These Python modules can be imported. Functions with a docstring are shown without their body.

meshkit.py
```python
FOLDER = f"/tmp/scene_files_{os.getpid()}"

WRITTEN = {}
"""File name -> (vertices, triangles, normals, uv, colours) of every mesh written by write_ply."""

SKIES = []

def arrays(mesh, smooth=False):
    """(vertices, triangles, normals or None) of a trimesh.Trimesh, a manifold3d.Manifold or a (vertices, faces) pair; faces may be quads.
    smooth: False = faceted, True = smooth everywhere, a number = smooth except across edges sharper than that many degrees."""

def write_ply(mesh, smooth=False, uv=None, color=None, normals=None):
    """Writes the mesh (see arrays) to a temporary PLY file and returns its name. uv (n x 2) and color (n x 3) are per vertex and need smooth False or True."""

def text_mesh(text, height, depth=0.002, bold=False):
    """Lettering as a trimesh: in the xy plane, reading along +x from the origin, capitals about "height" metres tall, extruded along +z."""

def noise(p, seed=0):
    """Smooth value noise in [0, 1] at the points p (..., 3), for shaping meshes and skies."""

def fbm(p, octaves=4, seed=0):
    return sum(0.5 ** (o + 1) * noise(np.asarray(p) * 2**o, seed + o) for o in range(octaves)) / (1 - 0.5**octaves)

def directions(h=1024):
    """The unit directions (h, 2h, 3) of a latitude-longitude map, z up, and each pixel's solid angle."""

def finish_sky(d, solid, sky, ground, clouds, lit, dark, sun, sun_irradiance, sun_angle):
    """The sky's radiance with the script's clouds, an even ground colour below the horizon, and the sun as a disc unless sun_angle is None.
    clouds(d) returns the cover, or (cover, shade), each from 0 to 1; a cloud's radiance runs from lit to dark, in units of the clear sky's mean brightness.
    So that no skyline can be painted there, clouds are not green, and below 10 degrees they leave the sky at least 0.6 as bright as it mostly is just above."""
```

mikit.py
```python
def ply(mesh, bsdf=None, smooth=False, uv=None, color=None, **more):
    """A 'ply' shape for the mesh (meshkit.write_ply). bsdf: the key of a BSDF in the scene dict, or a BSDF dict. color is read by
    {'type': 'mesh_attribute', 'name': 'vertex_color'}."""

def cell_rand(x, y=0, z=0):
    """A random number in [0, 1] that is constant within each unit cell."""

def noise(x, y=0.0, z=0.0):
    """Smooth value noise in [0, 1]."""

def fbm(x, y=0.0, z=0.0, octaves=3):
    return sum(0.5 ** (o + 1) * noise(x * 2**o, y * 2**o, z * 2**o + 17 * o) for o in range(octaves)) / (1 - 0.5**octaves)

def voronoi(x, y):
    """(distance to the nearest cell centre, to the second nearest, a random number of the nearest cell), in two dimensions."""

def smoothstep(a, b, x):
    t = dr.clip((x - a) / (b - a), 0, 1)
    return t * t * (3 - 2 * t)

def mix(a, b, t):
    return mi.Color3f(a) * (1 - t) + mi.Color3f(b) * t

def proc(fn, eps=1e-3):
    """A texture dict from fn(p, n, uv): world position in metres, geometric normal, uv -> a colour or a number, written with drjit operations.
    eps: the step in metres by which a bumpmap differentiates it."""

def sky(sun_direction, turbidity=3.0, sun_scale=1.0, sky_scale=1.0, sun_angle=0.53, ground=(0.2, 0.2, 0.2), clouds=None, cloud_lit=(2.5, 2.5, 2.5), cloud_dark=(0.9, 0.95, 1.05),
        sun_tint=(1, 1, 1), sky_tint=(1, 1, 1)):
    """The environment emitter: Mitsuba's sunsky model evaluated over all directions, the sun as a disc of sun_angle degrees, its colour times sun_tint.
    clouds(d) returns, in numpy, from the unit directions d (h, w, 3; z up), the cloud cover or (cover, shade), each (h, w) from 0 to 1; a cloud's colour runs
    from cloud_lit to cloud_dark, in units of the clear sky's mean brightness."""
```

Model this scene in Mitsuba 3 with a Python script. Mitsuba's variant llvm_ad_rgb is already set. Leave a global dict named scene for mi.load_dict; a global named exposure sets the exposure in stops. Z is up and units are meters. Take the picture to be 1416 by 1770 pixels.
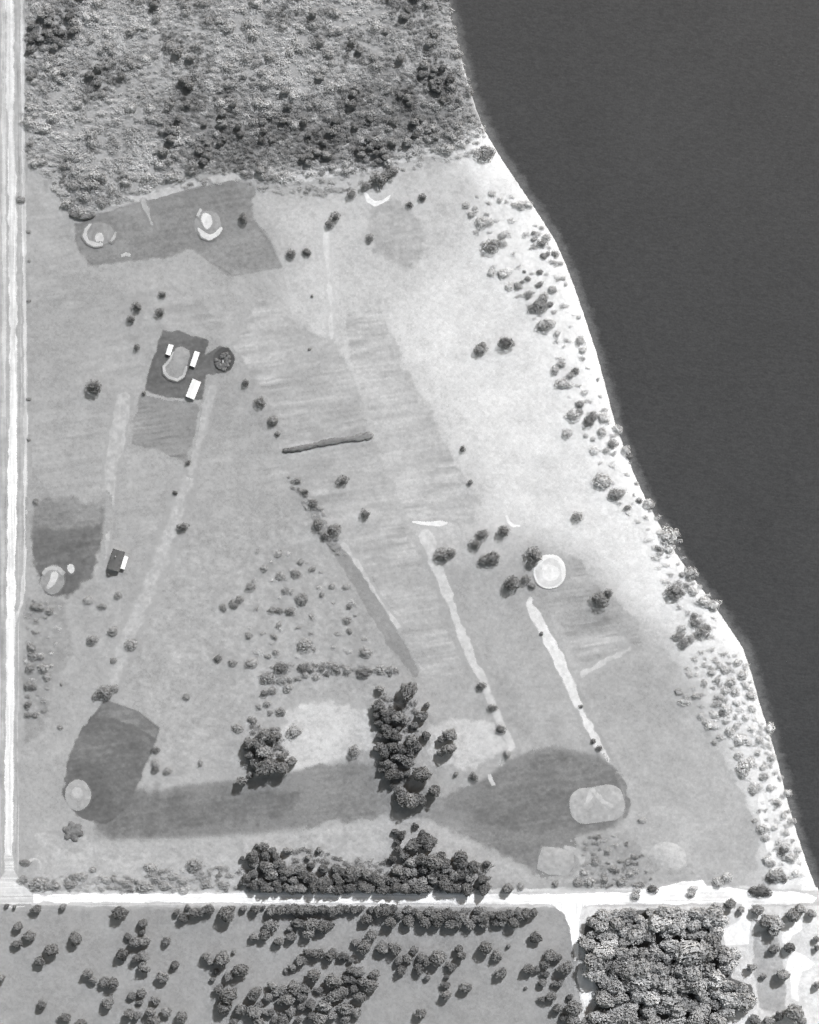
import math, random
import numpy as np, trimesh, shapely
from shapely.geometry import Polygon, LineString, Point
from shapely import affinity
import drjit as dr, mitsuba as mi
import mikit, meshkit
from mikit import proc, noise, fbm, smoothstep

# ---------------------------------------------------------------- camera, sky, exposure
S = 0.4                                  # metres per photograph pixel
H = 1600.0                               # flying height
T = mi.ScalarTransform4f
scene, labels = {}, {}
scene['aerial_camera'] = {'type': 'thinlens', 'aperture_radius': 5.0, 'focus_distance': H - 100.0, 'fov': 2 * math.degrees(math.atan(708 * S / H)), 'fov_axis': 'x',
                          'near_clip': 10.0, 'far_clip': 20000.0,
                          'to_world': T().look_at(origin=[0, 0, H], target=[0, 0, 0], up=[0, 1, 0])}
SUN_EL = math.radians(43)
SUN = [0.5 * math.cos(SUN_EL), 0.866 * math.cos(SUN_EL), math.sin(SUN_EL)]
# tints take the colour out of sun and sky: the photograph is black and white
scene['sky_light'] = mikit.sky(SUN, turbidity=3, sky_scale=1.4, sun_angle=2.5, sun_tint=(0.806, 1.004, 1.412), sky_tint=(1.62, 1.0, 0.56))
exposure = 2.76
K = 2.39                                 # linear picture value of a flat sunlit surface per unit of albedo


def lin(v):
    c = v / 255.0
    return c / 12.92 if c <= 0.04045 else ((c + 0.055) / 1.055) ** 2.4


def alb(v):
    return lin(v) / K


def W(px, py):
    """photograph pixel on the ground -> world metres"""
    return (px - 708) * S, (885 - py) * S


rng = random.Random(11)
nrg = np.random.default_rng(11)

# ---------------------------------------------------------------- materials
def grain(p):
    """fine ground texture, mean about 1"""
    a = fbm(p.x / 9.0, p.y / 9.0, 3.0, 3) - 0.5
    b = noise(p.x / 1.3, p.y / 1.3, 7.0) - 0.5
    c = noise(p.x / 0.55 + 40, p.y / 0.55, 1.0) - 0.5
    e = noise(p.x / 2.3 + 0.3 * p.y / 2.3, p.y / 1.7, 21.0) - 0.5
    f = fbm(p.x / 32.0, p.y / 32.0, 13.0, 2) - 0.5
    return 1.0 + 0.22 * a + 0.15 * b + 0.12 * c + 0.15 * e + 0.16 * f


def to_alb(v):
    """display tone 0..255 -> albedo, in drjit"""
    c = dr.maximum(v, 1.0) / 255.0
    return dr.power((c + 0.055) / 1.055, 2.4) / K


def wobble(p):
    return (fbm(p.x / 5.0, p.y / 5.0, 9.0, 3) - 0.5) * 0.9


def ground_fn(p, n, uv):
    # uv.x: metres from the shoreline / 100; uv.y: how far into the dry pale ground
    dry = dr.clip(uv.y + wobble(p) * 0.22 * smoothstep(0.0, 0.3, uv.y), 0, 1)
    v = 178.0 + 51.0 * dry
    d = uv.x * 100.0 + (fbm(p.x / 6.0, p.y / 6.0, 2.0, 3) - 0.5) * 9.0
    v = v + (250.0 - v) * (1.0 - smoothstep(3.0, 42.0, d)) * 0.95
    wet = 1.0 - smoothstep(-0.6, 0.3, uv.x * 100.0)
    return to_alb(v) * grain(p) * (1.0 - 0.55 * wet)


def own_parent(p, uv):
    own = dr.floor(uv.x + 0.001)
    par = (uv.x - own) * 256.0
    e = smoothstep(0.3, 0.7, uv.y + wobble(p) * 0.6 * smoothstep(0.0, 0.12, uv.y))
    return own, par, e


def field_fn(p, n, uv):
    own, par, e = own_parent(p, uv)
    return to_alb(par + (own - par) * e) * grain(p)


def rows(amount):
    def f(p, n, uv):
        own, par, e = own_parent(p, uv)
        q = p.y - 0.14 * p.x
        a = p.x + 0.14 * p.y
        q = q + 1.2 * (noise(p.x / 7.0, p.y / 7.0, 3.0) - 0.5)
        r = 0.7 * (noise(q / 1.5, a / 16.0, 5.0) - 0.5) + 0.9 * (noise(q / 3.6, a / 30.0, 8.0) - 0.5)
        m = smoothstep(0.35, 0.75, fbm(p.x / 30.0, p.y / 30.0, 4.0, 2))
        return to_alb(par + (own - par) * e + amount * r * e * (0.35 + 0.65 * m)) * grain(p)
    return f


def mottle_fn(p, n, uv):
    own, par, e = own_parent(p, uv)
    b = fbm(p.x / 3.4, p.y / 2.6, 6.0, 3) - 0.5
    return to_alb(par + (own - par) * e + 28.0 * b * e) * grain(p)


def lawn_fn(p, n, uv):
    own, par, e = own_parent(p, uv)
    b = fbm(p.x / 3.0, p.y / 2.4, 16.0, 3) - 0.5
    g = fbm(p.x / 18.0, p.y / 18.0, 26.0, 2) - 0.5
    mow = noise((p.y - 0.16 * p.x) / 1.8, (p.x + 0.16 * p.y) / 22.0, 15.0) - 0.5
    return to_alb(par + (own - par) * e + (22.0 * b + 22.0 * g + 11.0 * mow) * e) * grain(p)


def road_along(ax):
    def f(p, n, uv):
        own, par, e = own_parent(p, uv)
        u, v = (p.x, p.y) if ax == 0 else (p.y, p.x)
        b = fbm(p.x / 7.0, p.y / 7.0, 6.0, 2) - 0.5
        rut = noise(u / 30.0, v / 0.9 + 0.5 * noise(u / 12.0, 1.0, 2.0), 4.0) - 0.5
        return to_alb(par + (own - par) * e + 24.0 * b + 44.0 * rut * e) * (0.3 + 0.7 * grain(p))
    return f


def patch_fn(p, n, uv):
    own, par, e = own_parent(p, uv)
    b = fbm(p.x / 2.6, p.y / 2.6, 6.0, 3) - 0.5
    return to_alb(par + (own - par) * e + 34.0 * b * e) * (0.4 + 0.6 * grain(p))


def water_fn(p, n, uv):
    # uv.x: metres off the shore / 100; suspended sand pales the shallows
    d = uv.x * 100.0 + (fbm(p.x / 4.0, p.y / 4.0, 1.0, 2) - 0.5) * 5.0
    s = 1.0 - smoothstep(0.0, 8.0, d)
    q = noise(p.x / 0.7 + 0.35 * p.y, p.y / 0.6, 2.0) - 0.5
    g = fbm(p.x / 40.0, p.y / 40.0, 5.0, 2) - 0.5
    fleck = smoothstep(0.93, 1.0, noise(p.x / 0.9, p.y / 0.7, 31.0))
    return (alb(68) + s * (alb(115) - alb(68))) * (1.0 + 0.40 * q + 0.16 * g + 0.30 * (noise(p.x / 2.6 + 0.5 * p.y, p.y / 0.9, 12.0) - 0.5) + 0.55 * fleck)


def leaf_fn(a, spread):
    def f(p, n, uv):
        return a * (1.0 + spread * (noise(p.x / 1.6, p.y / 1.6, p.z / 1.6) - 0.5) + spread * (noise(p.x / 14.0, p.y / 14.0, 3.0) - 0.5))
    return f


def diffuse(key, fn):
    scene[key] = {'type': 'twosided', 'bsdf': {'type': 'diffuse', 'reflectance': proc(fn)}}


for key, fn in (('ground_mat', ground_fn), ('field_mat', field_fn), ('row_mat', rows(44.0)), ('faint_row_mat', rows(17.0)), ('mottle_mat', mottle_fn), ('road_mat', patch_fn), ('lawn_mat', lawn_fn), ('road_h_mat', road_along(0)), ('road_v_mat', road_along(1))):
    diffuse(key, fn)
LEAF = {'d': 0.094, 'm': 0.122, 'p': 0.155, 'q': 0.21, 'w': 0.28, 'v': 0.37}
for c, a in LEAF.items():
    diffuse('leaf_' + c, leaf_fn(a, 0.5))
diffuse('bark', leaf_fn(0.12, 0.4))
diffuse('white_roof_mat', leaf_fn(0.44, 0.10))
diffuse('dark_roof_mat', leaf_fn(0.075, 0.35))
diffuse('wall_mat', leaf_fn(0.25, 0.12))
scene['water_mat'] = {'type': 'bumpmap', 'scale': 1.0,
                      'nested_texture': proc(lambda p, n, uv: 0.05 * fbm(p.x / 1.8 + 0.5 * p.y, p.y / 1.2, 2.0, 2), eps=0.05),
                      'bsdf': {'type': 'principled', 'base_color': proc(water_fn), 'roughness': 0.22, 'specular': 0.5}}

# ---------------------------------------------------------------- terrain
SHORE = [(700, -3000), (735, -300), (768, -10), (784, 50), (803, 120), (822, 185), (838, 225), (868, 275), (905, 330), (935, 375), (960, 415), (978, 455),
         (995, 500), (1012, 550), (1032, 610), (1048, 670), (1062, 725), (1080, 775), (1097, 820), (1118, 865), (1140, 905), (1165, 950), (1200, 1000),
         (1230, 1038), (1255, 1075), (1285, 1120), (1300, 1165), (1315, 1220), (1330, 1265), (1346, 1320), (1362, 1385), (1378, 1440), (1398, 1500), (1420, 1556), (1462, 1680), (1560, 2000), (2200, 4500)]
SW = np.array([W(*q) for q in SHORE])


def shore_dist(x, y):
    """signed metres from the shoreline, positive on land"""
    x, y = np.asarray(x, float), np.asarray(y, float)
    sh, out = x.shape, np.full(x.size, 1e9)
    p = np.stack([x.ravel(), y.ravel()], 1)
    for a, b in zip(SW[:-1], SW[1:]):
        d = b - a
        t = np.clip(((p - a) @ d) / (d @ d), 0, 1)
        out = np.minimum(out, np.hypot(*(p - a - t[:, None] * d).T))
    xs = np.interp(-p[:, 1], -SW[:, 1], SW[:, 0])
    return (out * np.where(p[:, 0] < xs, 1, -1)).reshape(sh)


def relief(x, y):
    d = shore_dist(x, y)
    P = np.stack([x / 55.0, y / 55.0, x * 0], -1)
    land = 0.9 + 0.9 * (meshkit.fbm(P, 3, 3) - 0.5) + 0.12 * (meshkit.noise(P * 9, 8) - 0.5)
    beach = np.where(d > 0, d * 0.13, d * 0.22)
    t = np.clip(d / 14.0, 0, 1)
    t = t * t * (3 - 2 * t)
    return np.maximum(np.where(d > 14, land, beach * (1 - t) + land * t), -6.0)


G = 3.0
GX0, GY0, NX, NY = -300.0, -372.0, 200, 248
gx, gy = GX0 + G * np.arange(NX + 1), GY0 + G * np.arange(NY + 1)
far = np.array([40, 120, 300, 700, 1600, 3500, 7000.0])
ax = np.concatenate([gx[0] - far[::-1], gx, gx[-1] + far])
ay = np.concatenate([gy[0] - far[::-1], gy, gy[-1] + far])
AX, AY = np.meshgrid(ax, ay)
AD = shore_dist(AX, AY)
AZ = relief(AX, AY)
GZ = AZ[len(far):-len(far), len(far):-len(far)]


def zg(x, y):
    """height of the triangulated ground sheet"""
    u, v = (np.asarray(x, float) - GX0) / G, (np.asarray(y, float) - GY0) / G
    i, j = np.clip(np.floor(u).astype(int), 0, NX - 1), np.clip(np.floor(v).astype(int), 0, NY - 1)
    u, v = u - i, v - j
    z00, z10, z11, z01 = GZ[j, i], GZ[j, i + 1], GZ[j + 1, i + 1], GZ[j + 1, i]
    return np.where(u >= v, z00 + (z10 - z00) * u + (z11 - z10) * v, z00 + (z11 - z01) * u + (z01 - z00) * v)


def grid_faces(nx, ny, keep=None):
    """cells of an (ny+1) x (nx+1) vertex grid"""
    jj, ii = np.meshgrid(np.arange(ny), np.arange(nx), indexing='ij')
    a = jj * (nx + 1) + ii
    if keep is not None:
        a = a[keep]
    a = a.ravel()
    b, c, d = a + 1, a + nx + 2, a + nx + 1
    return np.vstack([np.stack([a, b, c], 1), np.stack([a, c, d], 1)])


def inside_dist(poly, x, y):
    """signed metres from a polygon's edge, positive inside"""
    shapely.prepare(poly)
    pts = shapely.points(x, y)
    d = shapely.distance(pts, poly.boundary)
    return np.where(shapely.contains_xy(poly, x, y), d, -d)


def struct(name, label, shape):
    key, n = name, 0
    while key in scene:
        n += 1
        key = f'{name}_{n:03d}'
    scene[key] = shape
    labels[key] = {'label': label, 'kind': 'structure'}
    return key


PX = lambda pts: Polygon([W(*q) for q in pts])
DRY_OUTER = PX([(450, 350), (560, 330), (690, 285), (760, 262), (845, 235), (1000, 400), (1300, 900), (1500, 1600), (1420, 1800), (1310, 1800), (1300, 1620), (1240, 1560), (1000, 1570),
                (1010, 1535), (1190, 1530), (1312, 1520), (1322, 1440), (1290, 1385), (1245, 1290), (1205, 1190), (1150, 1105), (1085, 1050), (1010, 965), (930, 930), (790, 960), (720, 930),
                (690, 800), (620, 700), (560, 640), (500, 600), (480, 520), (500, 440)])
DRY_INNER = PX([(672, 560), (740, 480), (800, 420), (845, 300), (880, 280), (1300, 900), (1500, 1600), (1420, 1640), (1326, 1600), (1318, 1440), (1290, 1385), (1245, 1290), (1205, 1190), (1150, 1105), (1085, 1050), (1010, 965),
                (930, 925), (850, 890), (840, 840), (770, 730), (705, 630)])


def dry_at(x, y):
    return 0.5 * np.clip(0.5 + inside_dist(DRY_OUTER, x, y) / 30.0, 0, 1) + 0.5 * np.clip(0.5 + inside_dist(DRY_INNER, x, y) / 26.0, 0, 1)


dryness = dry_at(AX.ravel(), AY.ravel())
gv = np.stack([AX.ravel(), AY.ravel(), AZ.ravel()], 1)
struct('ground', 'pale dry grassy ground running down to a white sandy shore',
       mikit.ply((gv, grid_faces(len(ax) - 1, len(ay) - 1)), 'ground_mat', smooth=True, uv=np.stack([AD.ravel() / 100, dryness], 1)))
WM = AD < 4
keep = WM[:-1, :-1] | WM[1:, 1:] | WM[:-1, 1:] | WM[1:, :-1]
wv = gv.copy()
wv[:, 2] = 0.0
wf = grid_faces(len(ax) - 1, len(ay) - 1, keep)
struct('water', 'dark calm lake water with faint ripples', mikit.ply((wv, wf), 'water_mat', smooth=True, uv=np.stack([-AD.ravel() / 100, AD.ravel() * 0], 1)))


LAYERS = []


def tone_below(x, y, level):
    """display tone of what lies under a sheet of this level"""
    d = shore_dist(x, y)
    t = np.clip((d - 3) / 39, 0, 1)
    v = 178 + 51 * dry_at(x, y)
    v = v + (250 - v) * (1 - t * t * (3 - 2 * t)) * 0.95
    for poly, tone, w, lev in LAYERS:
        if lev < level:
            x0, y0, x1, y1 = poly.bounds
            i = np.nonzero((x > x0 - w) & (x < x1 + w) & (y > y0 - w) & (y < y1 + w))[0]
            if len(i):
                e = np.clip((np.clip(0.5 + inside_dist(poly, x[i], y[i]) / (2 * w), 0, 1) - 0.3) / 0.4, 0, 1)
                v[i] += (tone - v[i]) * e * e * (3 - 2 * e)
    return v


def sheet(name, label, poly, tone, parent, feather, level, mat='field_mat', sub=2, dome=0.0):
    """a patch of ground cover lying on the ground sheet; tones are display values, feather in photograph pixels"""
    w = feather * S / 2
    h = G / sub
    x0, y0, x1, y1 = poly.bounds
    x0, y0 = math.floor((x0 - w - GX0) / h), math.floor((y0 - w - GY0) / h)
    x1, y1 = math.ceil((x1 + w - GX0) / h), math.ceil((y1 + w - GY0) / h)
    x0, y0, x1, y1 = max(x0, 0), max(y0, 0), min(x1, NX * sub), min(y1, NY * sub)
    X, Y = np.meshgrid(GX0 + h * np.arange(x0, x1 + 1), GY0 + h * np.arange(y0, y1 + 1))
    d = inside_dist(poly, X.ravel(), Y.ravel()).reshape(X.shape)
    Q = np.stack([X / 7.0, Y / 7.0, X * 0 + 3.7 * level], -1)
    d = d + 2.4 * min(w, 3.0) * (meshkit.fbm(Q, 3, 17) - 0.5)          # worn, uneven edge
    e = np.clip(0.5 + d / (2 * w), 0, 1)
    m = e > 0.02
    keep = m[:-1, :-1] | m[1:, 1:] | m[:-1, 1:] | m[1:, :-1]
    z = zg(X, Y) + 0.02 * level + dome * np.clip(d / 5.0, 0, 1) ** 0.7
    v = np.stack([X.ravel(), Y.ravel(), z.ravel()], 1)
    f = grid_faces(X.shape[1] - 1, X.shape[0] - 1, keep)
    used, inv = np.unique(f, return_inverse=True)
    uv = np.stack([int(tone) + np.clip(tone_below(v[used, 0], v[used, 1], level), 1, 255) / 256.0, e.ravel()[used]], 1)
    LAYERS.append((poly, int(tone), w, level))
    return struct(name, label, mikit.ply((v[used], inv.reshape(-1, 3)), mat, smooth=True, uv=uv))


def line(pts, width):
    """a strip; width in pixels, one number or one per point"""
    if np.isscalar(width):
        return LineString([W(*q) for q in pts]).buffer(width * S / 2, cap_style='flat', join_style='round')
    out = []
    for a, b, wa, wb in zip(pts[:-1], pts[1:], width[:-1], width[1:]):
        out.append(shapely.union_all([Point(W(*a)).buffer(wa * S / 2), Point(W(*b)).buffer(wb * S / 2)]).convex_hull)
    return shapely.union_all(out)


def oval(cx, cy, w, h, rot=0):
    return affinity.rotate(affinity.scale(Point(W(cx, cy)).buffer(1.0, 24), w * S / 2, h * S / 2), -rot)


# ---------------------------------------------------------------- fields, lawns
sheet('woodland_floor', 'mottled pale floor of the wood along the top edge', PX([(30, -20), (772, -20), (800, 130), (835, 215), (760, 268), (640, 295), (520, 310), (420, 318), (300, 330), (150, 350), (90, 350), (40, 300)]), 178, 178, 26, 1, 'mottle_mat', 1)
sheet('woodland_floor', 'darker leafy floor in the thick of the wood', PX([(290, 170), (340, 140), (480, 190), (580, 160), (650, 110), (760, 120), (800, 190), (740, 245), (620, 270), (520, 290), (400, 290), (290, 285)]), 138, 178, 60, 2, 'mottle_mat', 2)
sheet('field', 'smooth grey field beside the left road', PX([(50, 345), (110, 350), (140, 470), (330, 500), (430, 620), (500, 780), (560, 930), (420, 1010), (330, 900), (240, 1060), (170, 960), (60, 860), (50, 600)]), 175, 178, 30, 1, 'faint_row_mat', 1)
sheet('field', 'mottled grassy field in the middle of the triangle', PX([(340, 900), (520, 880), (600, 970), (700, 1140), (650, 1200), (640, 1310), (480, 1330), (260, 1330), (280, 1260), (200, 1180), (150, 1080), (250, 1040)]), 178, 178, 70, 2, 'mottle_mat', 1)
sheet('field', 'striped hay field of pale furrow rows left of the dry ground', PX([(405, 600), (450, 520), (520, 560), (580, 590), (610, 650), (640, 740), (690, 890), (735, 980), (770, 1080), (800, 1170), (735, 1170), (690, 1090), (630, 1000), (560, 900), (500, 780), (460, 690)]), 184, 182, 24, 3, 'row_mat', 2)
sheet('field', 'paler strip of furrow rows beside the bright dry ground', PX([(598, 548), (660, 530), (695, 630), (745, 705), (775, 780), (828, 860), (820, 905), (710, 905), (690, 860), (660, 790), (630, 700), (605, 610)]), 193, 222, 16, 4, 'row_mat', 2)
sheet('field', 'grey field between the two pale tracks', PX([(765, 985), (850, 985), (905, 1030), (945, 1110), (1000, 1220), (1045, 1310), (960, 1310), (885, 1300), (850, 1220), (810, 1120)]), 179, 184, 18, 4, 'field_mat', 2)
sheet('field', 'broad pale grey field behind the shore scrub', PX([(935, 1010), (1010, 1080), (1100, 1110), (1150, 1120), (1195, 1195), (1240, 1290), (1290, 1390), (1316, 1440), (1305, 1505), (1200, 1518), (1110, 1532), (990, 1500), (1060, 1440), (1090, 1400), (1080, 1340), (1040, 1260), (990, 1170)]), 187, 190, 20, 5, 'field_mat', 2)
sheet('field', 'greyer upper part of the broad field beside the white track', PX([(985, 1150), (1010, 1165), (1110, 1125), (1180, 1220), (1210, 1330), (1100, 1370), (1075, 1320), (1040, 1260)]), 180, 187, 60, 6, 'field_mat', 2)
sheet('field', 'flat grey pasture below the white road dotted with trees', PX([(-60, 1572), (300, 1572), (700, 1570), (965, 1572), (985, 1600), (995, 1680), (1000, 1860), (-60, 1860)]), 166, 182, 16, 2, 'field_mat', 1)
sheet('field', 'pale rough ground along the upper verge of the white road', PX([(60, 1440), (200, 1452), (430, 1447), (560, 1432), (690, 1412), (750, 1420), (900, 1500), (930, 1525), (600, 1545), (60, 1540)]), 188, 178, 14, 3, 'mottle_mat', 2)
sheet('field', 'pale clearing left of the tall tree clump', PX([(500, 1225), (560, 1210), (640, 1230), (650, 1290), (560, 1320), (500, 1335), (480, 1290)]), 208, 184, 28, 5, 'mottle_mat', 2)
sheet('field', 'pale clearing right of the tall tree clump', PX([(735, 1260), (780, 1240), (850, 1250), (880, 1290), (820, 1330), (745, 1320)]), 205, 186, 22, 5, 'mottle_mat', 2)
sheet('field', 'grey rough strip beside the lower left road', PX([(45, 1035), (110, 1040), (125, 1130), (85, 1200), (80, 1260), (42, 1290), (40, 1120)]), 164, 178, 26, 4, 'mottle_mat', 2)
sheet('lawn', 'long dark mown lawn across the lower middle', PX([(252, 1372), (330, 1356), (480, 1340), (620, 1312), (680, 1335), (760, 1378), (840, 1345), (880, 1312), (950, 1290), (1035, 1305), (1072, 1340), (1083, 1395), (1060, 1430), (995, 1445), (1005, 1490), (985, 1515), (940, 1518), (880, 1482), (800, 1443), (740, 1412), (690, 1406), (560, 1424), (440, 1440), (330, 1446), (190, 1450), (165, 1432), (170, 1410), (215, 1380), (235, 1360)]), 143, 186, 24, 6, 'lawn_mat', 2)
sheet('lawn', 'darkest part of the lawn around the oval green', PX([(850, 1340), (900, 1318), (960, 1300), (1035, 1310), (1070, 1345), (1078, 1395), (1055, 1425), (990, 1438), (900, 1440), (830, 1420), (780, 1395)]), 131, 143, 24, 7, 'lawn_mat', 2)
sheet('lawn', 'darker left end of the long lawn', PX([(190, 1405), (235, 1372), (260, 1375), (400, 1368), (520, 1368), (500, 1405), (360, 1430), (190, 1440)]), 128, 143, 74, 7, 'lawn_mat', 2)
sheet('lawn', 'dark rectangular lawn with one corner green at lower left', PX([(182, 1210), (240, 1230), (276, 1258), (268, 1290), (245, 1345), (222, 1398), (180, 1424), (135, 1412), (108, 1375), (116, 1318), (140, 1262)]), 119, 178, 12, 8, 'lawn_mat', 4)
sheet('lawn', 'lighter head of the rectangular lawn', PX([(182, 1211), (240, 1231), (275, 1259), (270, 1278), (225, 1250), (170, 1236)]), 133, 119, 10, 9, 'lawn_mat', 4)
sheet('lawn', 'dark lawn beside the left road holding a round green', PX([(62, 880), (100, 870), (180, 878), (176, 930), (170, 965), (163, 988), (140, 1010), (115, 1032), (82, 1032), (62, 985), (54, 930)]), 124, 177, 18, 8, 'lawn_mat', 4)
sheet('lawn', 'faded upper end of the roadside dark lawn', PX([(62, 868), (105, 862), (180, 868), (178, 905), (120, 912), (60, 915)]), 148, 150, 30, 9, 'lawn_mat', 2)
sheet('lawn', 'dark lawn with two ringed greens below the wood', PX([(130, 388), (160, 372), (200, 362), (248, 346), (330, 326), (400, 310), (440, 318), (435, 372), (470, 420), (488, 462), (400, 478), (360, 452), (340, 434), (280, 445), (210, 452), (155, 460), (134, 432)]), 146, 178, 14, 8, 'lawn_mat', 4)
sheet('lawn', 'lighter right end of the two green lawn', PX([(350, 440), (395, 410), (440, 392), (466, 420), (486, 462), (402, 474)]), 156, 146, 12, 9, 'lawn_mat', 4)
sheet('lawn', 'grey lawn spreading below the crescent of sand', PX([(640, 350), (690, 345), (735, 390), (735, 440), (700, 465), (655, 440), (635, 400)]), 181, 222, 44, 8, 'lawn_mat', 2)
sheet('lawn', 'grey lawn around the white round green', PX([(915, 1000), (945, 958), (1005, 966), (1025, 1010), (1065, 1035), (1105, 1080), (1110, 1125), (1010, 1158), (985, 1110), (945, 1045)]), 177, 205, 18, 8, 'row_mat', 2)
sheet('lawn', 'dark square lawn around the white sheds', PX([(282, 570), (310, 573), (362, 590), (355, 612), (380, 598), (396, 603), (406, 620), (398, 640), (372, 648), (357, 650), (350, 692), (300, 688), (250, 676), (262, 630)]), 119, 178, 9, 8, 'lawn_mat', 4)
sheet('lawn', 'grey ploughed plot under the dark square lawn', PX([(244, 682), (345, 696), (335, 755), (322, 800), (275, 780), (228, 768), (230, 725)]), 150, 178, 11, 7, 'row_mat', 4)
sheet('field', 'grey rough patch of lawn edge at the road junction green', PX([(1000, 1440), (1085, 1440), (1140, 1500), (1120, 1530), (1000, 1535), (930, 1522), (990, 1505)]), 172, 190, 14, 6, 'mottle_mat', 2)
sheet('field', 'pale ground around the drives in the lower right corner', PX([(1000, 1566), (1240, 1562), (1420, 1562), (1460, 1700), (1460, 1860), (1000, 1860), (1002, 1700)]), 237, 225, 12, 2, 'mottle_mat', 2)
sheet('field', 'grey grass strip between the two white drives', PX([(1302, 1610), (1338, 1600), (1350, 1650), (1360, 1720), (1356, 1760), (1314, 1740), (1300, 1660)]), 190, 205, 12, 3, 'mottle_mat', 2)

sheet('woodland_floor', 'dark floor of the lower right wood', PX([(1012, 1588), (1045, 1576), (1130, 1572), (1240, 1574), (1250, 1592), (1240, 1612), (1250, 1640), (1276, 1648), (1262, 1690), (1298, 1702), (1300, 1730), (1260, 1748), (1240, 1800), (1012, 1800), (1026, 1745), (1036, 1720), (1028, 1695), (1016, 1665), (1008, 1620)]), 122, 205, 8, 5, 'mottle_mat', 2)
# ---------------------------------------------------------------- tracks and roads
sheet('path', 'pale straight path from the white sheds down to the dark roofed house', line([(213, 690), (206, 740), (193, 800), (188, 860), (182, 910), (178, 962)], [24, 27, 25, 19, 17, 15]), 190, 175, 9, 6, 'road_mat', 4)
sheet('path', 'pale path down the right side of the ploughed plot', line([(366, 672), (352, 720), (338, 775), (330, 815)], [18, 22, 22, 16]), 188, 178, 10, 6, 'road_mat', 4)
sheet('path', 'faint pale path slanting down to the rectangular lawn', line([(325, 830), (280, 960), (240, 1060), (210, 1130), (195, 1190)], [18, 22, 24, 22, 14]), 190, 180, 19, 4, 'road_mat', 2)
sheet('ditch', 'dark grassy ditch slanting down between the fields', line([(540, 880), (560, 925), (590, 960), (628, 1015), (668, 1085), (698, 1130), (716, 1165)], [14, 16, 20, 24, 26, 24, 12]), 157, 190, 8, 6, 'field_mat', 4)
sheet('path', 'thin pale path along the ditch', line([(592, 940), (625, 985), (655, 1035), (690, 1085)], 6), 205, 185, 8, 7, 'road_mat', 4)
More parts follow.
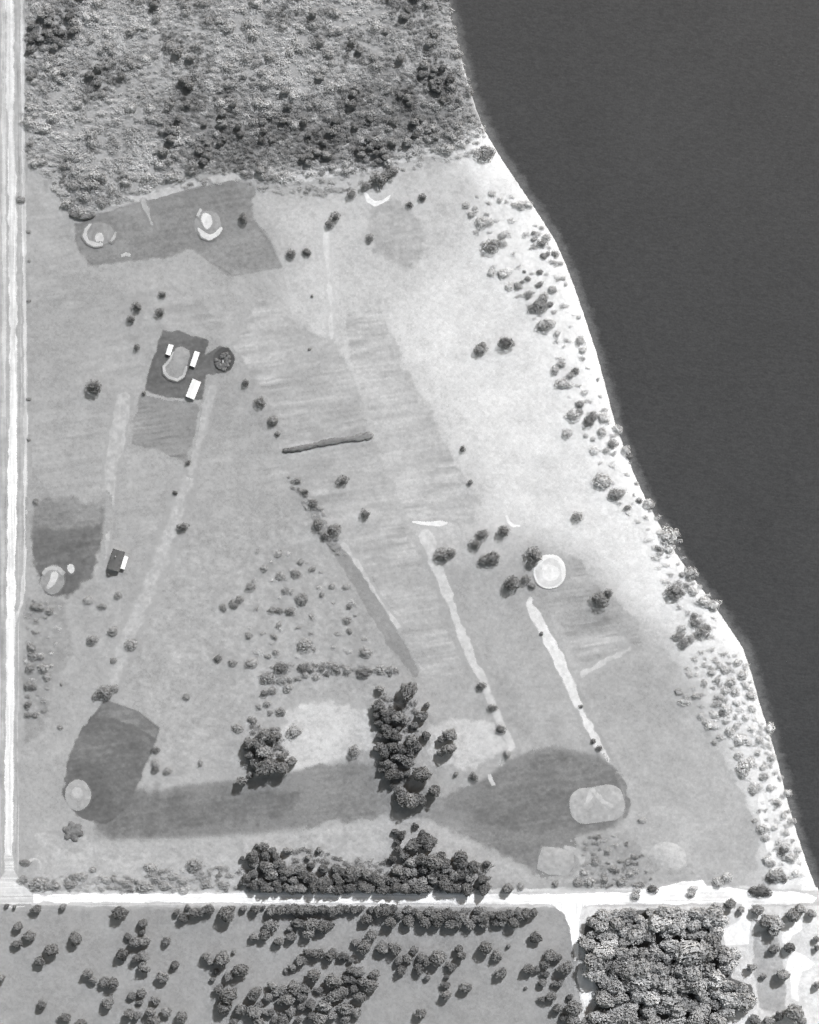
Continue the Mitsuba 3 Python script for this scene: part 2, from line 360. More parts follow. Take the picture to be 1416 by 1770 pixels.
sheet('path', 'pale track curving down between the grey fields', line([(738, 925), (752, 970), (772, 1020), (795, 1085), (815, 1140), (832, 1170), (848, 1212), (872, 1262), (884, 1292), (868, 1318)], [26, 20, 15, 14, 14, 13, 12, 11, 9, 7]), 213, 188, 9, 7, 'road_mat', 4)
sheet('path', 'white track from the round green to the dark lawn', line([(915, 1042), (935, 1080), (952, 1112), (975, 1160), (1000, 1218), (1020, 1262), (1036, 1290), (1052, 1312)], [14, 16, 17, 17, 14, 12, 14, 7]), 232, 188, 9, 7, 'road_mat', 4)
sheet('path', 'short pale path crossing the two green lawn', line([(248, 348), (256, 370), (263, 388)], [6, 7, 9]), 180, 146, 6, 10, 'road_mat', 8)
sheet('path', 'faint pale path inside the grey lawn near the shore', line([(1005, 1168), (1050, 1140), (1090, 1122)], 8), 205, 190, 11, 9, 'road_mat', 4)
sheet('road_shoulder', 'grey gravel shoulder of the left road', PX([(-30, -30), (38, -30), (42, 300), (48, 700), (46, 980), (36, 1060), (30, 1300), (36, 1480), (30, 1530), (-30, 1530)]), 186, 178, 9, 5, 'road_v_mat', 2)
sheet('road_lane', 'thin pale line of gravel along the far left verge', line([(6, -20), (8, 500), (7, 720)], 7), 208, 186, 5, 6, 'road_v_mat', 4)
sheet('road_lane', 'thin pale line of gravel along the field verge', line([(38, -20), (42, 400), (45, 700), (44, 960), (38, 1040), (24, 1080)], 6), 212, 186, 5, 6, 'road_v_mat', 4)
sheet('road_lane', 'dull grey upper roadway at the left edge', line([(16, -20), (22, 350), (24, 720)], 13), 230, 186, 7, 7, 'road_v_mat', 4)
sheet('road', 'bright white gravel road at the left edge', line([(24, 610), (24, 690), (22, 800), (20, 1000), (18, 1200), (16, 1400), (15, 1484)], [2, 11, 15, 15, 14, 14, 13]), 252, 190, 6, 8, 'road_v_mat', 4)
sheet('road_junction', 'pale flared junction of the two gravel roads', PX([(-30, 1535), (-5, 1530), (6, 1510), (9, 1478), (22, 1478), (28, 1508), (38, 1528), (60, 1545), (60, 1563), (-30, 1563)]), 226, 190, 7, 9, 'road_h_mat', 4)
sheet('road_shoulder', 'pale verge of the white road across the bottom', PX([(-30, 1540), (400, 1539), (900, 1536), (1290, 1532), (1420, 1540), (1420, 1566), (900, 1568), (400, 1568), (-30, 1566)]), 212, 180, 9, 8, 'road_h_mat', 2)
sheet('road', 'bright white gravel road across the bottom', PX([(58, 1546), (300, 1544), (700, 1544), (900, 1545), (990, 1544), (1100, 1541), (1140, 1533), (1180, 1524), (1215, 1520), (1222, 1532), (1300, 1538), (1395, 1542), (1412, 1552), (1405, 1562), (1100, 1562), (1010, 1564), (900, 1562), (500, 1561), (300, 1559), (58, 1560)]), 268, 212, 5, 10, 'road_h_mat', 4)
sheet('road', 'white branch road leaving the bottom road southward', PX([(955, 1562), (1012, 1562), (1004, 1572), (1001, 1600), (1001, 1640), (999, 1660), (993, 1662), (990, 1640), (985, 1605), (976, 1580)]), 268, 205, 5, 11, 'road_v_mat', 4)
sheet('driveway', 'white sand pocket beside the branch road', PX([(999, 1660), (1003, 1672), (1008, 1694), (1024, 1698), (1030, 1715), (1020, 1735), (1010, 1738), (1004, 1712), (998, 1690)]), 266, 205, 5, 11, 'road_mat', 4)
sheet('driveway', 'white square yard and drive below the bottom road', PX([(1282, 1560), (1300, 1560), (1298, 1590), (1293, 1632), (1254, 1634), (1248, 1606), (1262, 1600), (1280, 1588), (1284, 1574)]), 266, 208, 4, 11, 'road_mat', 4)
sheet('driveway', 'white patch of drive between two trees at the right edge', PX([(1352, 1600), (1372, 1590), (1386, 1590), (1386, 1606), (1370, 1616), (1362, 1634), (1351, 1628)]), 266, 215, 5, 11, 'road_mat', 4)
sheet('driveway', 'white forked drive in the lower right corner', PX([(1361, 1660), (1372, 1642), (1392, 1652), (1408, 1666), (1400, 1674), (1386, 1678), (1380, 1700), (1380, 1730), (1368, 1726), (1365, 1690), (1360, 1676)]), 266, 210, 5, 11, 'road_mat', 4)
sheet('driveway', 'white drive at the bottom right corner', line([(1392, 1738), (1397, 1760), (1398, 1800)], 9), 250, 215, 6, 11, 'road_mat', 4)

sheet('path', 'white sandy track behind the lowest shore scrub', line([(1314, 1372), (1320, 1410), (1330, 1460), (1340, 1500), (1350, 1528)], [8, 14, 13, 16, 18]), 254, 220, 5, 8, 'road_mat', 4)
sheet('path', 'pale grassy fringe between the wood and the two green lawn', line([(132, 376), (180, 353), (255, 340), (340, 317), (425, 301)], [8, 13, 12, 13, 14]), 197, 178, 5, 9, 'road_mat', 4)
sheet('path', 'pale grassy fringe under the middle of the wood', line([(425, 301), (500, 308), (560, 302), (640, 287), (720, 268), (800, 252)], [14, 16, 16, 16, 16, 20]), 212, 200, 8, 7, 'road_mat', 4)
# ---------------------------------------------------------------- greens, sand, beds
sheet('green', 'pale oval green with streaked centre on the dark lawn', PX([(1010, 1388), (1030, 1386), (1052, 1382), (1054, 1392), (1012, 1398)]).buffer(10.5), 186, 131, 3, 12, 'road_mat', 6, 0.4)
sheet('sand_streak', 'paler slanting streak left of centre on the oval green', line([(1024, 1366), (1018, 1380), (1012, 1392)], [12, 10, 6]), 203, 186, 6, 38, 'road_mat', 6)
sheet('sand_streak', 'paler slanting streak right of centre on the oval green', line([(1030, 1372), (1042, 1386), (1058, 1392)], [6, 10, 5]), 205, 186, 6, 38, 'road_mat', 6)
sheet('lawn', 'dark crescent edge right of the oval green', line([(1068, 1340), (1080, 1362), (1084, 1390), (1080, 1412)], [4, 6, 9, 4]), 143, 190, 8, 12, 'lawn_mat', 4)
sheet('green', 'pale rounded square green above the bottom road', PX([(940, 1467), (965, 1468), (989, 1476), (988, 1495), (978, 1510), (950, 1508), (933, 1500), (935, 1480)]).buffer(1.5), 181, 140, 3, 12, 'road_mat', 6, 0.4)
sheet('path', 'pale kerb arc right of the rounded square green', line([(975, 1463), (995, 1470), (1006, 1482), (1006, 1500), (996, 1515)], 8), 188, 165, 7, 13, 'road_mat', 4)
sheet('green', 'faint pale oval green near the lower shore field', oval(1158, 1478, 62, 40, 24), 199, 193, 7, 12, 'mottle_mat', 4, 0.3)
sheet('lawn', 'grey skirt under the faint oval green', PX([(1145, 1490), (1165, 1502), (1195, 1490), (1200, 1512), (1148, 1512)]), 180, 193, 13, 11, 'lawn_mat', 4)
sheet('green', 'pale egg shaped green on the rectangular lawn', oval(135, 1374, 46, 54, 5), 176, 119, 3, 12, 'road_mat', 6, 0.4)
sheet('sand_spot', 'bright spot on the egg shaped green', oval(134, 1370, 17, 20), 195, 176, 6, 38, 'road_mat', 6)
sheet('green', 'pale egg shaped green on the roadside dark lawn', oval(92, 1002, 40, 52, 8), 165, 124, 3, 12, 'road_mat', 6, 0.4)
sheet('sand_arc', 'pale arc over the top of the roadside green', line([(75, 992), (80, 984), (92, 981), (104, 984), (111, 992)], 6), 190, 165, 4, 38, 'road_mat', 6)
sheet('sand_spot', 'bright slanting stroke on the roadside green', line([(95, 994), (91, 1006), (84, 1016)], [10, 11, 7]), 212, 165, 6, 38, 'road_mat', 6)
sheet('sand_trap', 'small white sand trap beside the roadside green', oval(123, 983, 13, 17, -15), 226, 124, 4, 12, 'road_mat', 6)
sheet('green', 'grey round green with a broken pale ring at upper left', oval(173, 404, 50, 38), 160, 146, 4, 12, 'road_mat', 6, 0.3)
sheet('sand_arc', 'pale arc of sand curling round the upper left green', line([(157, 388), (149, 397), (147, 408), (153, 418), (165, 423), (176, 423)], [4, 6, 7, 6, 6, 4]), 205, 150, 4, 38, 'road_mat', 6)
sheet('sand_arc', 'short pale arc of sand right of the upper left green', line([(201, 401), (198, 410), (192, 418)], 5), 195, 150, 4, 38, 'road_mat', 6)
sheet('sand_spot', 'bright spot on the upper left green', oval(173, 411, 14, 18), 212, 160, 6, 38, 'road_mat', 6)
sheet('green', 'grey round green above the arc of white sand', oval(360, 388, 46, 50), 165, 146, 5, 12, 'road_mat', 6, 0.3)
sheet('sand_spot', 'bright white spot on the round green', oval(358, 381, 19, 27, -12), 236, 165, 7, 38, 'road_mat', 6)
sheet('sand_arc', 'white arc of sand under the round green', line([(344, 396), (352, 406), (363, 411), (374, 406), (382, 396)], [4, 8, 9, 7, 5]), 228, 155, 4, 38, 'road_mat', 6)
sheet('sand_arc', 'short pale stroke at the upper left of the round green', line([(348, 362), (342, 374)], 5), 205, 155, 4, 38, 'road_mat', 6)
sheet('sand_trap', 'small pale sand trap at the lower edge of the two green lawn', line([(210, 442), (218, 439), (226, 441)], 5), 205, 146, 4, 12, 'road_mat', 6)
sheet('sand_arc', 'white crescent of sand in front of the wood', line([(632, 335), (638, 346), (648, 352), (660, 349), (670, 343), (674, 338)], [5, 9, 9, 6, 6, 4]), 247, 205, 4, 12, 'road_mat', 6)
sheet('green', 'white round green in front of the shore', oval(950, 988, 57, 60), 245, 180, 4, 12, 'road_mat', 6, 0.5)
sheet('green_ring', 'faint grey ring inside the white round green', oval(950, 990, 46, 48).difference(oval(950, 990, 30, 32)), 224, 245, 6, 40, 'road_mat', 6)
sheet('sand_trap', 'white sliver of sand on the furrow field', line([(714, 902), (735, 905), (762, 905), (772, 904)], [3, 8, 8, 3]), 250, 205, 3, 8, 'road_mat', 6)
sheet('path', 'pale hooked kerb near the road junction', line([(52, 1487), (60, 1484), (68, 1486), (71, 1494), (70, 1503)], 4), 208, 178, 6, 8, 'road_mat', 6)
sheet('path', 'pale scrap of path at the end of the dark lawn', line([(846, 1338), (849, 1348), (853, 1357)], 5), 210, 170, 6, 8, 'road_mat', 6)
sheet('sand_trap', 'pale hooked scrap of sand above the trees by the white green', line([(876, 893), (880, 903), (888, 909), (898, 909)], [4, 5, 5, 3]), 250, 205, 4, 8, 'road_mat', 6)
sheet('path', 'faint pale track running down from the wood past the two bushes', line([(562, 390), (566, 450), (572, 520), (573, 585)], [8, 7, 6, 5]), 216, 205, 8, 6, 'road_mat', 4)
PEANUT = PX([(315.5, 599), (327, 606), (329, 616), (324, 631), (319, 649), (307, 656), (291, 651), (283, 640), (283, 631), (293, 623), (300, 609), (305, 602)])
sheet('flower_bed', 'pale figure of eight bed between the white sheds', PEANUT, 166, 119, 3, 12, 'mottle_mat', 6, 0.3)
sheet('kerb', 'pale curved kerb along the lower rim of the figure of eight bed', line([(300, 609), (294, 622), (284, 634), (285, 645), (293, 653), (307, 657), (318, 650), (323, 634)], [2, 3, 4, 5, 5, 5, 4, 3]), 200, 150, 3, 38, 'road_mat', 6)
sheet('lawn', 'darkest ring of ground around the round hedge', oval(386, 622, 36, 42), 98, 119, 8, 12, 'lawn_mat', 6)

# ---------------------------------------------------------------- plants: unit crowns
def jitter(m, amp, seed):
    v = m.vertices
    n = meshkit.fbm(v * 2.2 + seed * 3.1, 3, seed) - 0.5
    m.vertices = v * (1 + amp * n)[:, None]
    return m


def crown_mesh(seed, lobes, ratio, leaves, sub=1, size=0.2, core_r=0.76, ragged=0.16):
    """crown of radius 1 and height about ratio, from z = 0.12: lobed core and many leaf-clump faces"""
    r = np.random.default_rng(seed)
    cs, rs = [np.array([0, 0, ratio * 0.6])], [0.66 if core_r > 0.7 else 0.88]
    for k in range(lobes):
        a = 2 * math.pi * (k + r.uniform(-0.35, 0.35)) / lobes
        d = r.uniform(0.36, 0.54) * min(1.0, core_r / 0.74)
        rr = r.uniform(0.30, 0.48)
        cs.append(np.array([math.cos(a) * d, math.sin(a) * d, ratio * r.uniform(0.32, 0.62)]))
        rs.append(rr)
    core, pv, pf = [], [], []
    for k, (c, q) in enumerate(zip(cs, rs)):
        m = trimesh.creation.icosphere(subdivisions=sub if k else max(sub, 1), radius=q * core_r)
        m = jitter(m, 0.5, seed * 7 + k)
        m.vertices = m.vertices * [1, 1, max(0.8, ratio * 0.62)] + c
        core.append(m)
    area = np.array([q * q for q in rs])
    pick = r.choice(len(cs), leaves, p=area / area.sum())
    for k in pick:
        d = r.normal(size=3)
        d /= np.linalg.norm(d)
        d[2] = abs(d[2]) * 1.1 - 0.35 * (r.random() < 0.4)
        c = cs[k] + d * rs[k] * (0.93 + min(abs(r.normal()), 1.2) * ragged) * np.array([1, 1, max(0.8, ratio * 0.62)])
        c[2] = max(c[2], 0.12)
        n = d + r.normal(size=3) * 0.5
        n /= np.linalg.norm(n)
        t = np.cross(n, r.normal(size=3))
        t /= np.linalg.norm(t)
        b = np.cross(n, t)
        s = size * r.uniform(0.6, 1.35)
        i = len(pv)
        pv += [c + t * s, c - t * s * 0.5 + b * s * 0.8, c - t * s * 0.6 - b * s * 0.75]
        pf.append([i, i + 1, i + 2])
    m = trimesh.util.concatenate(core + [trimesh.Trimesh(np.array(pv), np.array(pf), process=False)])
    v = np.array(m.vertices)
    off = np.stack([meshkit.fbm(v * 1.1 + 31.0 * k + seed * 5.3, 2, seed + k) - 0.5 for k in range(3)], 1)
    m.vertices = v + off * [0.85, 0.85, 0.4]
    m.vertices[:, 2] = np.maximum(m.vertices[:, 2], 0.05)
    m.vertices *= 1.0 / np.percentile(np.hypot(m.vertices[:, 0], m.vertices[:, 1]), 97)
    return m


def trunk_mesh(ratio):
    parts = []
    def limb(a, b, ra, rb, n=6):
        a, b = np.array(a, float), np.array(b, float)
        d = (b - a) / np.linalg.norm(b - a)
        x = np.cross(d, [0.3, 1, 0.1]); x /= np.linalg.norm(x)
        y = np.cross(d, x)
        t = np.arange(n) * 2 * math.pi / n
        ring = np.cos(t)[:, None] * x + np.sin(t)[:, None] * y
        i = np.arange(n); j = (i + 1) % n
        parts.append(trimesh.Trimesh(np.vstack([a + ring * ra, b + ring * rb]), np.vstack([np.stack([i, j, j + n], 1), np.stack([i, j + n, i + n], 1)]), process=False))
    limb((0, 0, -0.05), (0.03, 0, ratio * 0.45), 0.075, 0.05)
    for a in (0.4, 2.5, 4.6):
        limb((0.03, 0, ratio * 0.36), (0.4 * math.cos(a), 0.4 * math.sin(a), ratio * 0.62), 0.042, 0.02, 5)
    return trimesh.util.concatenate(parts)


def tuft_mesh(seed, ratio, leaves, size):
    """scrub without a solid body: leaf clumps in a ragged mound of radius 1"""
    r = np.random.default_rng(seed)
    m = r.integers(3, 6)
    cc = r.normal(size=(m, 2)) * 0.42
    k = r.integers(0, m, leaves)
    c = np.column_stack([cc[k] + r.normal(size=(leaves, 2)) * 0.27, ratio * r.uniform(0.1, 1.0, leaves) ** 0.8])
    c[:, 2] *= np.exp(-0.5 * (c[:, 0] ** 2 + c[:, 1] ** 2))
    n = np.column_stack([c[:, :2], np.full(leaves, 0.7)]) + r.normal(size=(leaves, 3)) * 0.4
    n /= np.linalg.norm(n, axis=1, keepdims=True)
    t = np.cross(n, r.normal(size=(leaves, 3)))
    t /= np.linalg.norm(t, axis=1, keepdims=True)
    b = np.cross(n, t)
    s_ = size * r.uniform(0.5, 1.4, (leaves, 1))
    v = np.stack([c + t * s_, c - t * s_ * 0.5 + b * s_ * 0.8, c - t * s_ * 0.6 - b * s_ * 0.75], 1).reshape(-1, 3)
    v[:, 2] = np.maximum(v[:, 2], 0.03)
    return trimesh.Trimesh(v, np.arange(3 * leaves).reshape(-1, 3), process=False)


TREE = [crown_mesh(20 + k, 4 + k % 4, 1.75 + 0.1 * (k % 3), 950, 1, 0.11) for k in range(9)]
BUSH = [crown_mesh(60 + k, 3 + k % 4, 1.05, 520, 1, 0.115, 0.58, 0.27) for k in range(8)]
LIGHT = [tuft_mesh(80 + k, 1.0, 170, 0.125) for k in range(9)]
TRUNK = trunk_mesh(1.75)
CROWN_PLY, TRUNK_PLY = {}, mikit.ply(TRUNK, 'bark', smooth=40)
for form, meshes in (('tree', TREE), ('bush', BUSH)):
    for k, m in enumerate(meshes):
        for c in LEAF:
            CROWN_PLY[form, k, c] = mikit.ply(m, 'leaf_' + c, smooth=True) if c == 'd' else {**CROWN_PLY[form, k, 'd'], 'bsdf': {'type': 'ref', 'id': 'leaf_' + c}}
def scatter(poly, dist, seed, tries=30000):
    r = np.random.default_rng(seed)
    x0, y0, x1, y1 = poly.bounds
    out, cell = [], {}
    for x, y in zip(r.uniform(x0, x1, tries), r.uniform(y0, y1, tries)):
        if not poly.contains(Point(x, y)):
            continue
        d = dist(x, y)
        k = (int(x // 20), int(y // 20))
        if any((x - a) ** 2 + (y - b) ** 2 < d * d for i in (-1, 0, 1) for j in (-1, 0, 1) for a, b in cell.get((k[0] + i, k[1] + j), ())):
            continue
        cell.setdefault(k, []).append((x, y))
        out.append((x, y, d))
    return out


COUNT = {}
TALL = {'grove_tree': 1.05, 'clump_tree': 1.1, 'roadside_shrub': 0.5, 'shrub': 0.6, 'shore_shrub': 0.6, 'woodland_tree': 0.85, 'wood_tree': 0.95}
WIDE = {'wood_tree': (1.2, 0.95), 'woodland_tree': (1.15, 0.95), 'roadside_shrub': (1.3, 0.9)}


def put(name, px, py, r, c, form):
    """one plant whose crown shows centred at the pixel with radius r pixels"""
    R = r * S
    zc = R * (1.0 if form == 'tree' else 0.6)
    x, y = W(px, py)
    x, y = x * (1 - zc / H), y * (1 - zc / H)
    COUNT[name] = COUNT.get(name, -1) + 1
    key = name if COUNT[name] == 0 else f'{name}_{COUNT[name]:03d}'
    bank = TREE if form == 'tree' else BUSH
    hs = rng.uniform(0.85, 1.15) * TALL.get(name, 1.0)
    ex, ey = WIDE.get(name, (1.1, 0.95))
    to = T().translate([x, y, float(zg(x, y))]).scale([ex, ey, 1]).rotate([0, 0, 1], rng.uniform(0, 360)).scale([R * rng.uniform(0.85, 1.15), R * rng.uniform(0.85, 1.15), R * hs])
    shape = {**CROWN_PLY[form, rng.randrange(len(bank)), c], 'to_world': to}
    if form == 'tree' and r >= 8:
        scene[key + '__crown'] = shape
        scene[key + '__trunk'] = {**TRUNK_PLY, 'to_world': to}
    else:
        scene[key] = shape
    return key


LIGHTER = {'shore_shrub': {'m': 'p', 'p': 'w', 'q': 'v'}, 'shrub': {'m': 'p', 'p': 'q'}, 'roadside_shrub': {'m': 'p', 'p': 'q'}, 'corner_tree': {'m': 'p', 'p': 'q'}}
PLANTS = []     # (key, zone, px, py, r, tone)


def plants(name, text, tone, form, zone):
    for item in text.split(';'):
        q = item.split()
        if not q:
            continue
        x, y, r = map(float, q[:3])
        c = q[3] if len(q) > 3 else tone
        c = LIGHTER.get(name, {}).get(c, c)
        if name == 'grove_tree':
            y, r = min(y, 1536.0), r * 0.92
        if name == 'shore_shrub' and y > 1130:
            c = {'p': 'w', 'w': 'v'}.get(c, c)
        if name in ('grove_tree', 'clump_tree', 'tree') and rng.random() < 0.35:
            c = {'d': 'm', 'm': 'd' if name == 'tree' else 'p'}.get(c, c)
        PLANTS.append((put(name, x, y, r, c, form), zone, x, y, r, c))


# ---- the pasture below the road
PASTURE_A = """64 1571 9;110 1567 6 p;12 1565 4;26 1567 4;208 1578 12;33 1601 8;52 1616 9;30 1632 9;131 1621 13;91 1642 11;70 1661 10;2 1690 8;152 1681 9;161 1693 7;180 1698 9;195 1700 11;
73 1736 9;186 1732 11;114 1759 10;141 1768 9"""
PASTURE_B = """222 1618 7;235 1629 10;211 1649 11;236 1656 9;228 1722 7;224 1752 9;238 1754 8;248 1596 8;246 1610 5;250 1627 10;289 1627 9;247 1652 9;249 1671 11;303 1667 8;282 1689 11;245 1716 8;243 1732 6;270 1730 9;
287 1749 9;260 1748 9;315 1757 10;265 1764 11;306 1576 7;317 1586 8;325 1569 5;337 1577 11;362 1571 10;350 1574 9"""
PASTURE_C = """394 1577 15;422 1570 6;443 1571 8;456 1568 4;470 1574 10;470 1599 11;459 1615 10;439 1618 8;479 1628 7;357 1652 9;363 1662 8;386 1657 13;404 1645 4;415 1676 13;396 1688 10;374 1679 6;368 1693 5;376 1710 8;382 1705 6"""
ROW = """485 1573 10;497 1572 10;509 1572 10;521 1572 10;533 1572 10;543 1572 9;575 1574 10;587 1572 10;599 1571 9;614 1572 9;621 1571 8;634 1588 12;656 1576 11;666 1572 11;680 1569 7;643 1572 7;675 1593 10;705 1591 11;717 1577 8;
725 1581 9;744 1576 9;735 1593 11;757 1583 12;774 1579 12;756 1593 11;791 1596 10;796 1584 11;803 1576 8;813 1598 12;822 1588 9;825 1574 8;837 1586 10;850 1581 8;857 1594 9;867 1582 11;881 1579 10;896 1577 9;900 1584 8;911 1579 11;921 1576 9"""
PASTURE_D = """514 1594 10;539 1598 13;558 1601 12;571 1598 8;533 1613 10;502 1605 6;504 1620 10;484 1625 9;531 1645 9;548 1649 12;570 1652 11;577 1645 8;594 1652 9;607 1659 6;521 1660 9;505 1671 7;495 1677 5;607 1676 9;621 1679 10;647 1683 10;
644 1615 12;638 1623 8;629 1637 12;616 1630 7;660 1638 11;684 1640 12"""
GROVE_S = """394 1718 16;387 1742 14;443 1713 11;437 1722 9;470 1703 9;477 1715 8;464 1722 8;449 1737 6;415 1745 11;439 1750 13;460 1750 7;469 1750 8;404 1766 8;448 1766 10;476 1762 8;543 1683 13;575 1693 14;599 1693 9;610 1694 9;629 1696 11;
641 1701 12;624 1723 11;612 1708 9;490 1710 10;510 1706 12;526 1708 11;522 1721 9;553 1711 8;578 1721 12;590 1713 11;568 1725 8;536 1735 10;522 1740 8;497 1725 12;487 1730 8;561 1737 12 p;504 1749 9;490 1762 10;517 1762 7;539 1755 9;553 1762 11;597 1742 13;
617 1750 10;597 1762 10;575 1755 9"""
PASTURE_E = """716 1642 8;705 1657 9;690 1660 8;693 1677 9;793 1640 8;798 1650 9;838 1637 11;859 1654 10;879 1635 4;866 1681 11;754 1655 13;740 1662 10;762 1652 10;725 1674 10;730 1655 9;740 1689 6;781 1671 9;772 1703 8;772 1718 9;806 1706 10;772 1689 5;909 1708 3;728 1752 10"""
PASTURE_F = """927 1620 10;913 1674 9;928 1674 7;942 1667 9;952 1652 12;944 1684 8;937 1698 8;952 1721 8;939 1727 7;957 1701 5;964 1655 8;977 1672 13;965 1701 8;985 1723 6;963 1742 9;990 1742 13;989 1762 13;975 1759 7"""
for txt, zone in ((PASTURE_A, 'at the left end of lower pasture'), (PASTURE_B, 'in the left middle of lower pasture'), (PASTURE_C, 'in the lower pasture left of centre'), (ROW, 'in the row right under the bottom road'),
                  (PASTURE_D, 'in the loose bands under the road row'), (GROVE_S, 'in the dense clump at the bottom edge'), (PASTURE_E, 'in the open pasture right of clump'), (PASTURE_F, 'beside the branch road in the pasture')):
    plants('tree', txt, 'd' if txt is ROW else 'm', 'tree', zone)

# ---- above the bottom road
plants('roadside_shrub', """40 1521 9;67 1529 14;123 1529 10 m;161 1503 6;142 1515 8;260 1499 9;268 1518 8;335 1494 12 m;314 1521 8;317 1540 7;285 1532 9;252 1534 12;220 1529 8;185 1521 8;43 1491 8 m;95 1531 9;300 1515 8;355 1528 8;385 1530 9""", 'p', 'bush', 'on the rough verge above the road')
VERGE_L = """443 1464 6;456 1463 10;438 1480 11;437 1492 10;419 1483 5;460 1478 9;472 1469 8;477 1480 8;497 1469 8 p;465 1500 12;456 1495 9;482 1492 11;421 1525 8;453 1525 9;460 1532 11;465 1544 10;456 1546 7;482 1519 11;482 1536 10;490 1515 9;502 1508 10;
509 1522 11;505 1544 12;519 1547 10;497 1534 11;522 1512 11;539 1495 7;533 1481 6 p;551 1468 6 p;538 1517 10;543 1532 12;560 1541 10;553 1524 10;566 1525 11;582 1515 10;592 1508 10;607 1507 13;611 1515 10;588 1524 9;583 1536 11;605 1534 11;632 1511 10;626 1532 11;640 1538 11;648 1517 12;660 1536 11;669 1519 10"""
VERGE_R = """683 1437 7;695 1443 9;687 1455 7;687 1467 8;699 1477 11;679 1483 8;715 1461 14;733 1449 13;739 1461 11;719 1428 6;731 1439 6;747 1453 10;731 1485 14;749 1489 16;770 1493 12;749 1507 11;762 1481 12;796 1481 13;790 1489 8;796 1504 8;820 1497 13;812 1507 9;841 1492 7;
768 1526 13;766 1515 10;776 1536 9;790 1536 10;808 1540 12;838 1546 13;879 1548 9;784 1513 12;699 1517 10;709 1507 13;695 1505 9;719 1534 14;699 1536 13;685 1532 11;727 1546 11;739 1536 8"""
plants('grove_tree', VERGE_L, 'd', 'tree', 'in the dark grove above the road')
plants('grove_tree', VERGE_R, 'd', 'tree', 'right of the dark roadside grove')
CLUMP = """657 1191 7 m;706 1194 16 m;713 1186 8 m;654 1218 11;652 1235 9;676 1231 8;689 1240 12;698 1243 8;669 1243 9;730 1236 10;738 1218 6 m;716 1253 7 m;667 1258 9;659 1272 8;689 1258 5 m;682 1267 9;711 1280 13 m;665 1296 12;682 1291 11;696 1294 10;708 1294 9;652 1294 7;691 1308 10;703 1313 10 m;662 1321 8;
676 1338 13;670 1319 9;693 1339 7 m;703 1338 7 m;730 1336 15;751 1367 12;678 1358 6;694 1369 12;708 1381 14;725 1381 12;698 1384 12;689 1382 8;711 1386 12;737 1272 8;776 1269 12 m;782 1270 8 m;765 1277 8 m;774 1294 12 m;781 1292 9 m;762 1301 7 m"""
plants('clump_tree', CLUMP, 'd', 'tree', 'in the dark clump crossing the lawn')
plants('field_tree', """788 1338 5 m;820 1343 8;832 1185 8;851 1223 8;866 1260 8;876 1304 8 p;1036 1293 6;1026 1281 5 m;936 1095 4 m;1004 1221 4 m""", 'd', 'bush', 'along the pale tracks')
GROVE_M = """457 1271 15 m;468 1277 12;449 1284 13;430 1284 12 p;455 1299 13 m;430 1305 8 m;481 1271 7 m;455 1326 17;443 1316 10;470 1324 12;487 1326 12 m;506 1316 8 p;432 1341 7;419 1349 10 m;489 1307 8 p;462 1312 10"""
plants('clump_tree', GROVE_M, 'd', 'tree', 'in the dark clump left of the clearing')
MID = """482 956 7 p;520 972 6 m;540 984 6 m;512 991 9 m;486 994 8 p;457 982 7 p;433 1015 8 m;414 1036 8 m;404 1045 8 m;386 1049 8 p;493 1021 7 m;502 1022 6 p;522 1036 12 m;502 1055 9 m;483 1055 7 m;471 1055 7 m;556 1028 5 m;574 1013 6 p;598 1014 6 p;603 1048 6 m;600 1072 7 p;604 1090 6 m;430 1098 7 m;474 1100 6 m;482 1079 6 p;
529 1115 12 p;632 1127 10 p"""
plants('shrub', MID, 'm', 'bush', 'scattered over the middle field')
HEDGEROW = """476 1127 6 m;464 1134 6 m;402 1146 7 m;377 1139 8 d;434 1146 11 p;486 1156 12 d;464 1170 11 m;488 1175 9 p;522 1155 8 d;537 1156 8 m;529 1166 6 p;556 1156 6 m;579 1156 10 m;630 1163 12 d;656 1157 9 p;678 1157 8 p;600 1158 7 p;546 1170 7 p;457 1199 8 d;471 1193 7 m;498 1188 8 p;462 1216 8 p;447 1222 6 p;437 1245 8 m;484 1230 8 m;467 1232 5 m;508 1264 12 p;411 1258 9 p"""
plants('shrub', HEDGEROW, 'm', 'bush', 'in the hedgerow below the middle field')
plants('field_tree', """162 668 13 d;281 509 7 d;237 530 9 d;277 540 8 d;226 552 7 d;237 600 6 d;425 662 7 d;450 695 10 m;473 727 9 p;480 750 5 m;325 800 5 d;303 852 5 d;317 910 10 m;249 680 4 m;540 512 3 q;536 603 3 q""", 'd', 'bush', 'in the left field')
plants('field_tree', """593 830 10 m;631 888 9 m;579 915 10 m;550 905 10 m;543 870 8 m;515 830 6 p;527 850 6 m;612 1299 11 m;564 925 8 m""", 'm', 'bush', 'beside the ditch')
plants('field_tree', """503 438 8 d;531 436 8 d;422 378 10 m;580 374 9 m;570 387 9 m;640 410 9 p;708 354 6 d;730 341 7 d;655 310 14 m;680 295 10 m;668 302 10 m;632 322 9 p;608 335 8 p""", 'm', 'bush', 'in the clearing under the wood')
plants('shrub', """36 345 8 m;50 690 4 m;50 760 4 m;62 868 6 m;50 400 4 p;51 450 4 p;50 520 4 p;69 1050 8;59 1048 7;55 1120 9;57 1133 8;70 1136 6;53 1155 9;75 1155 9 p;81 1169 8 p;50 1185 9 m;58 1188 6 m;48 1217 7;48 1236 7;60 1237 5;104 1257 5 m;106 1182 4 p;85 1055 8 p""", 'm', 'bush', 'along the verge of the left road')
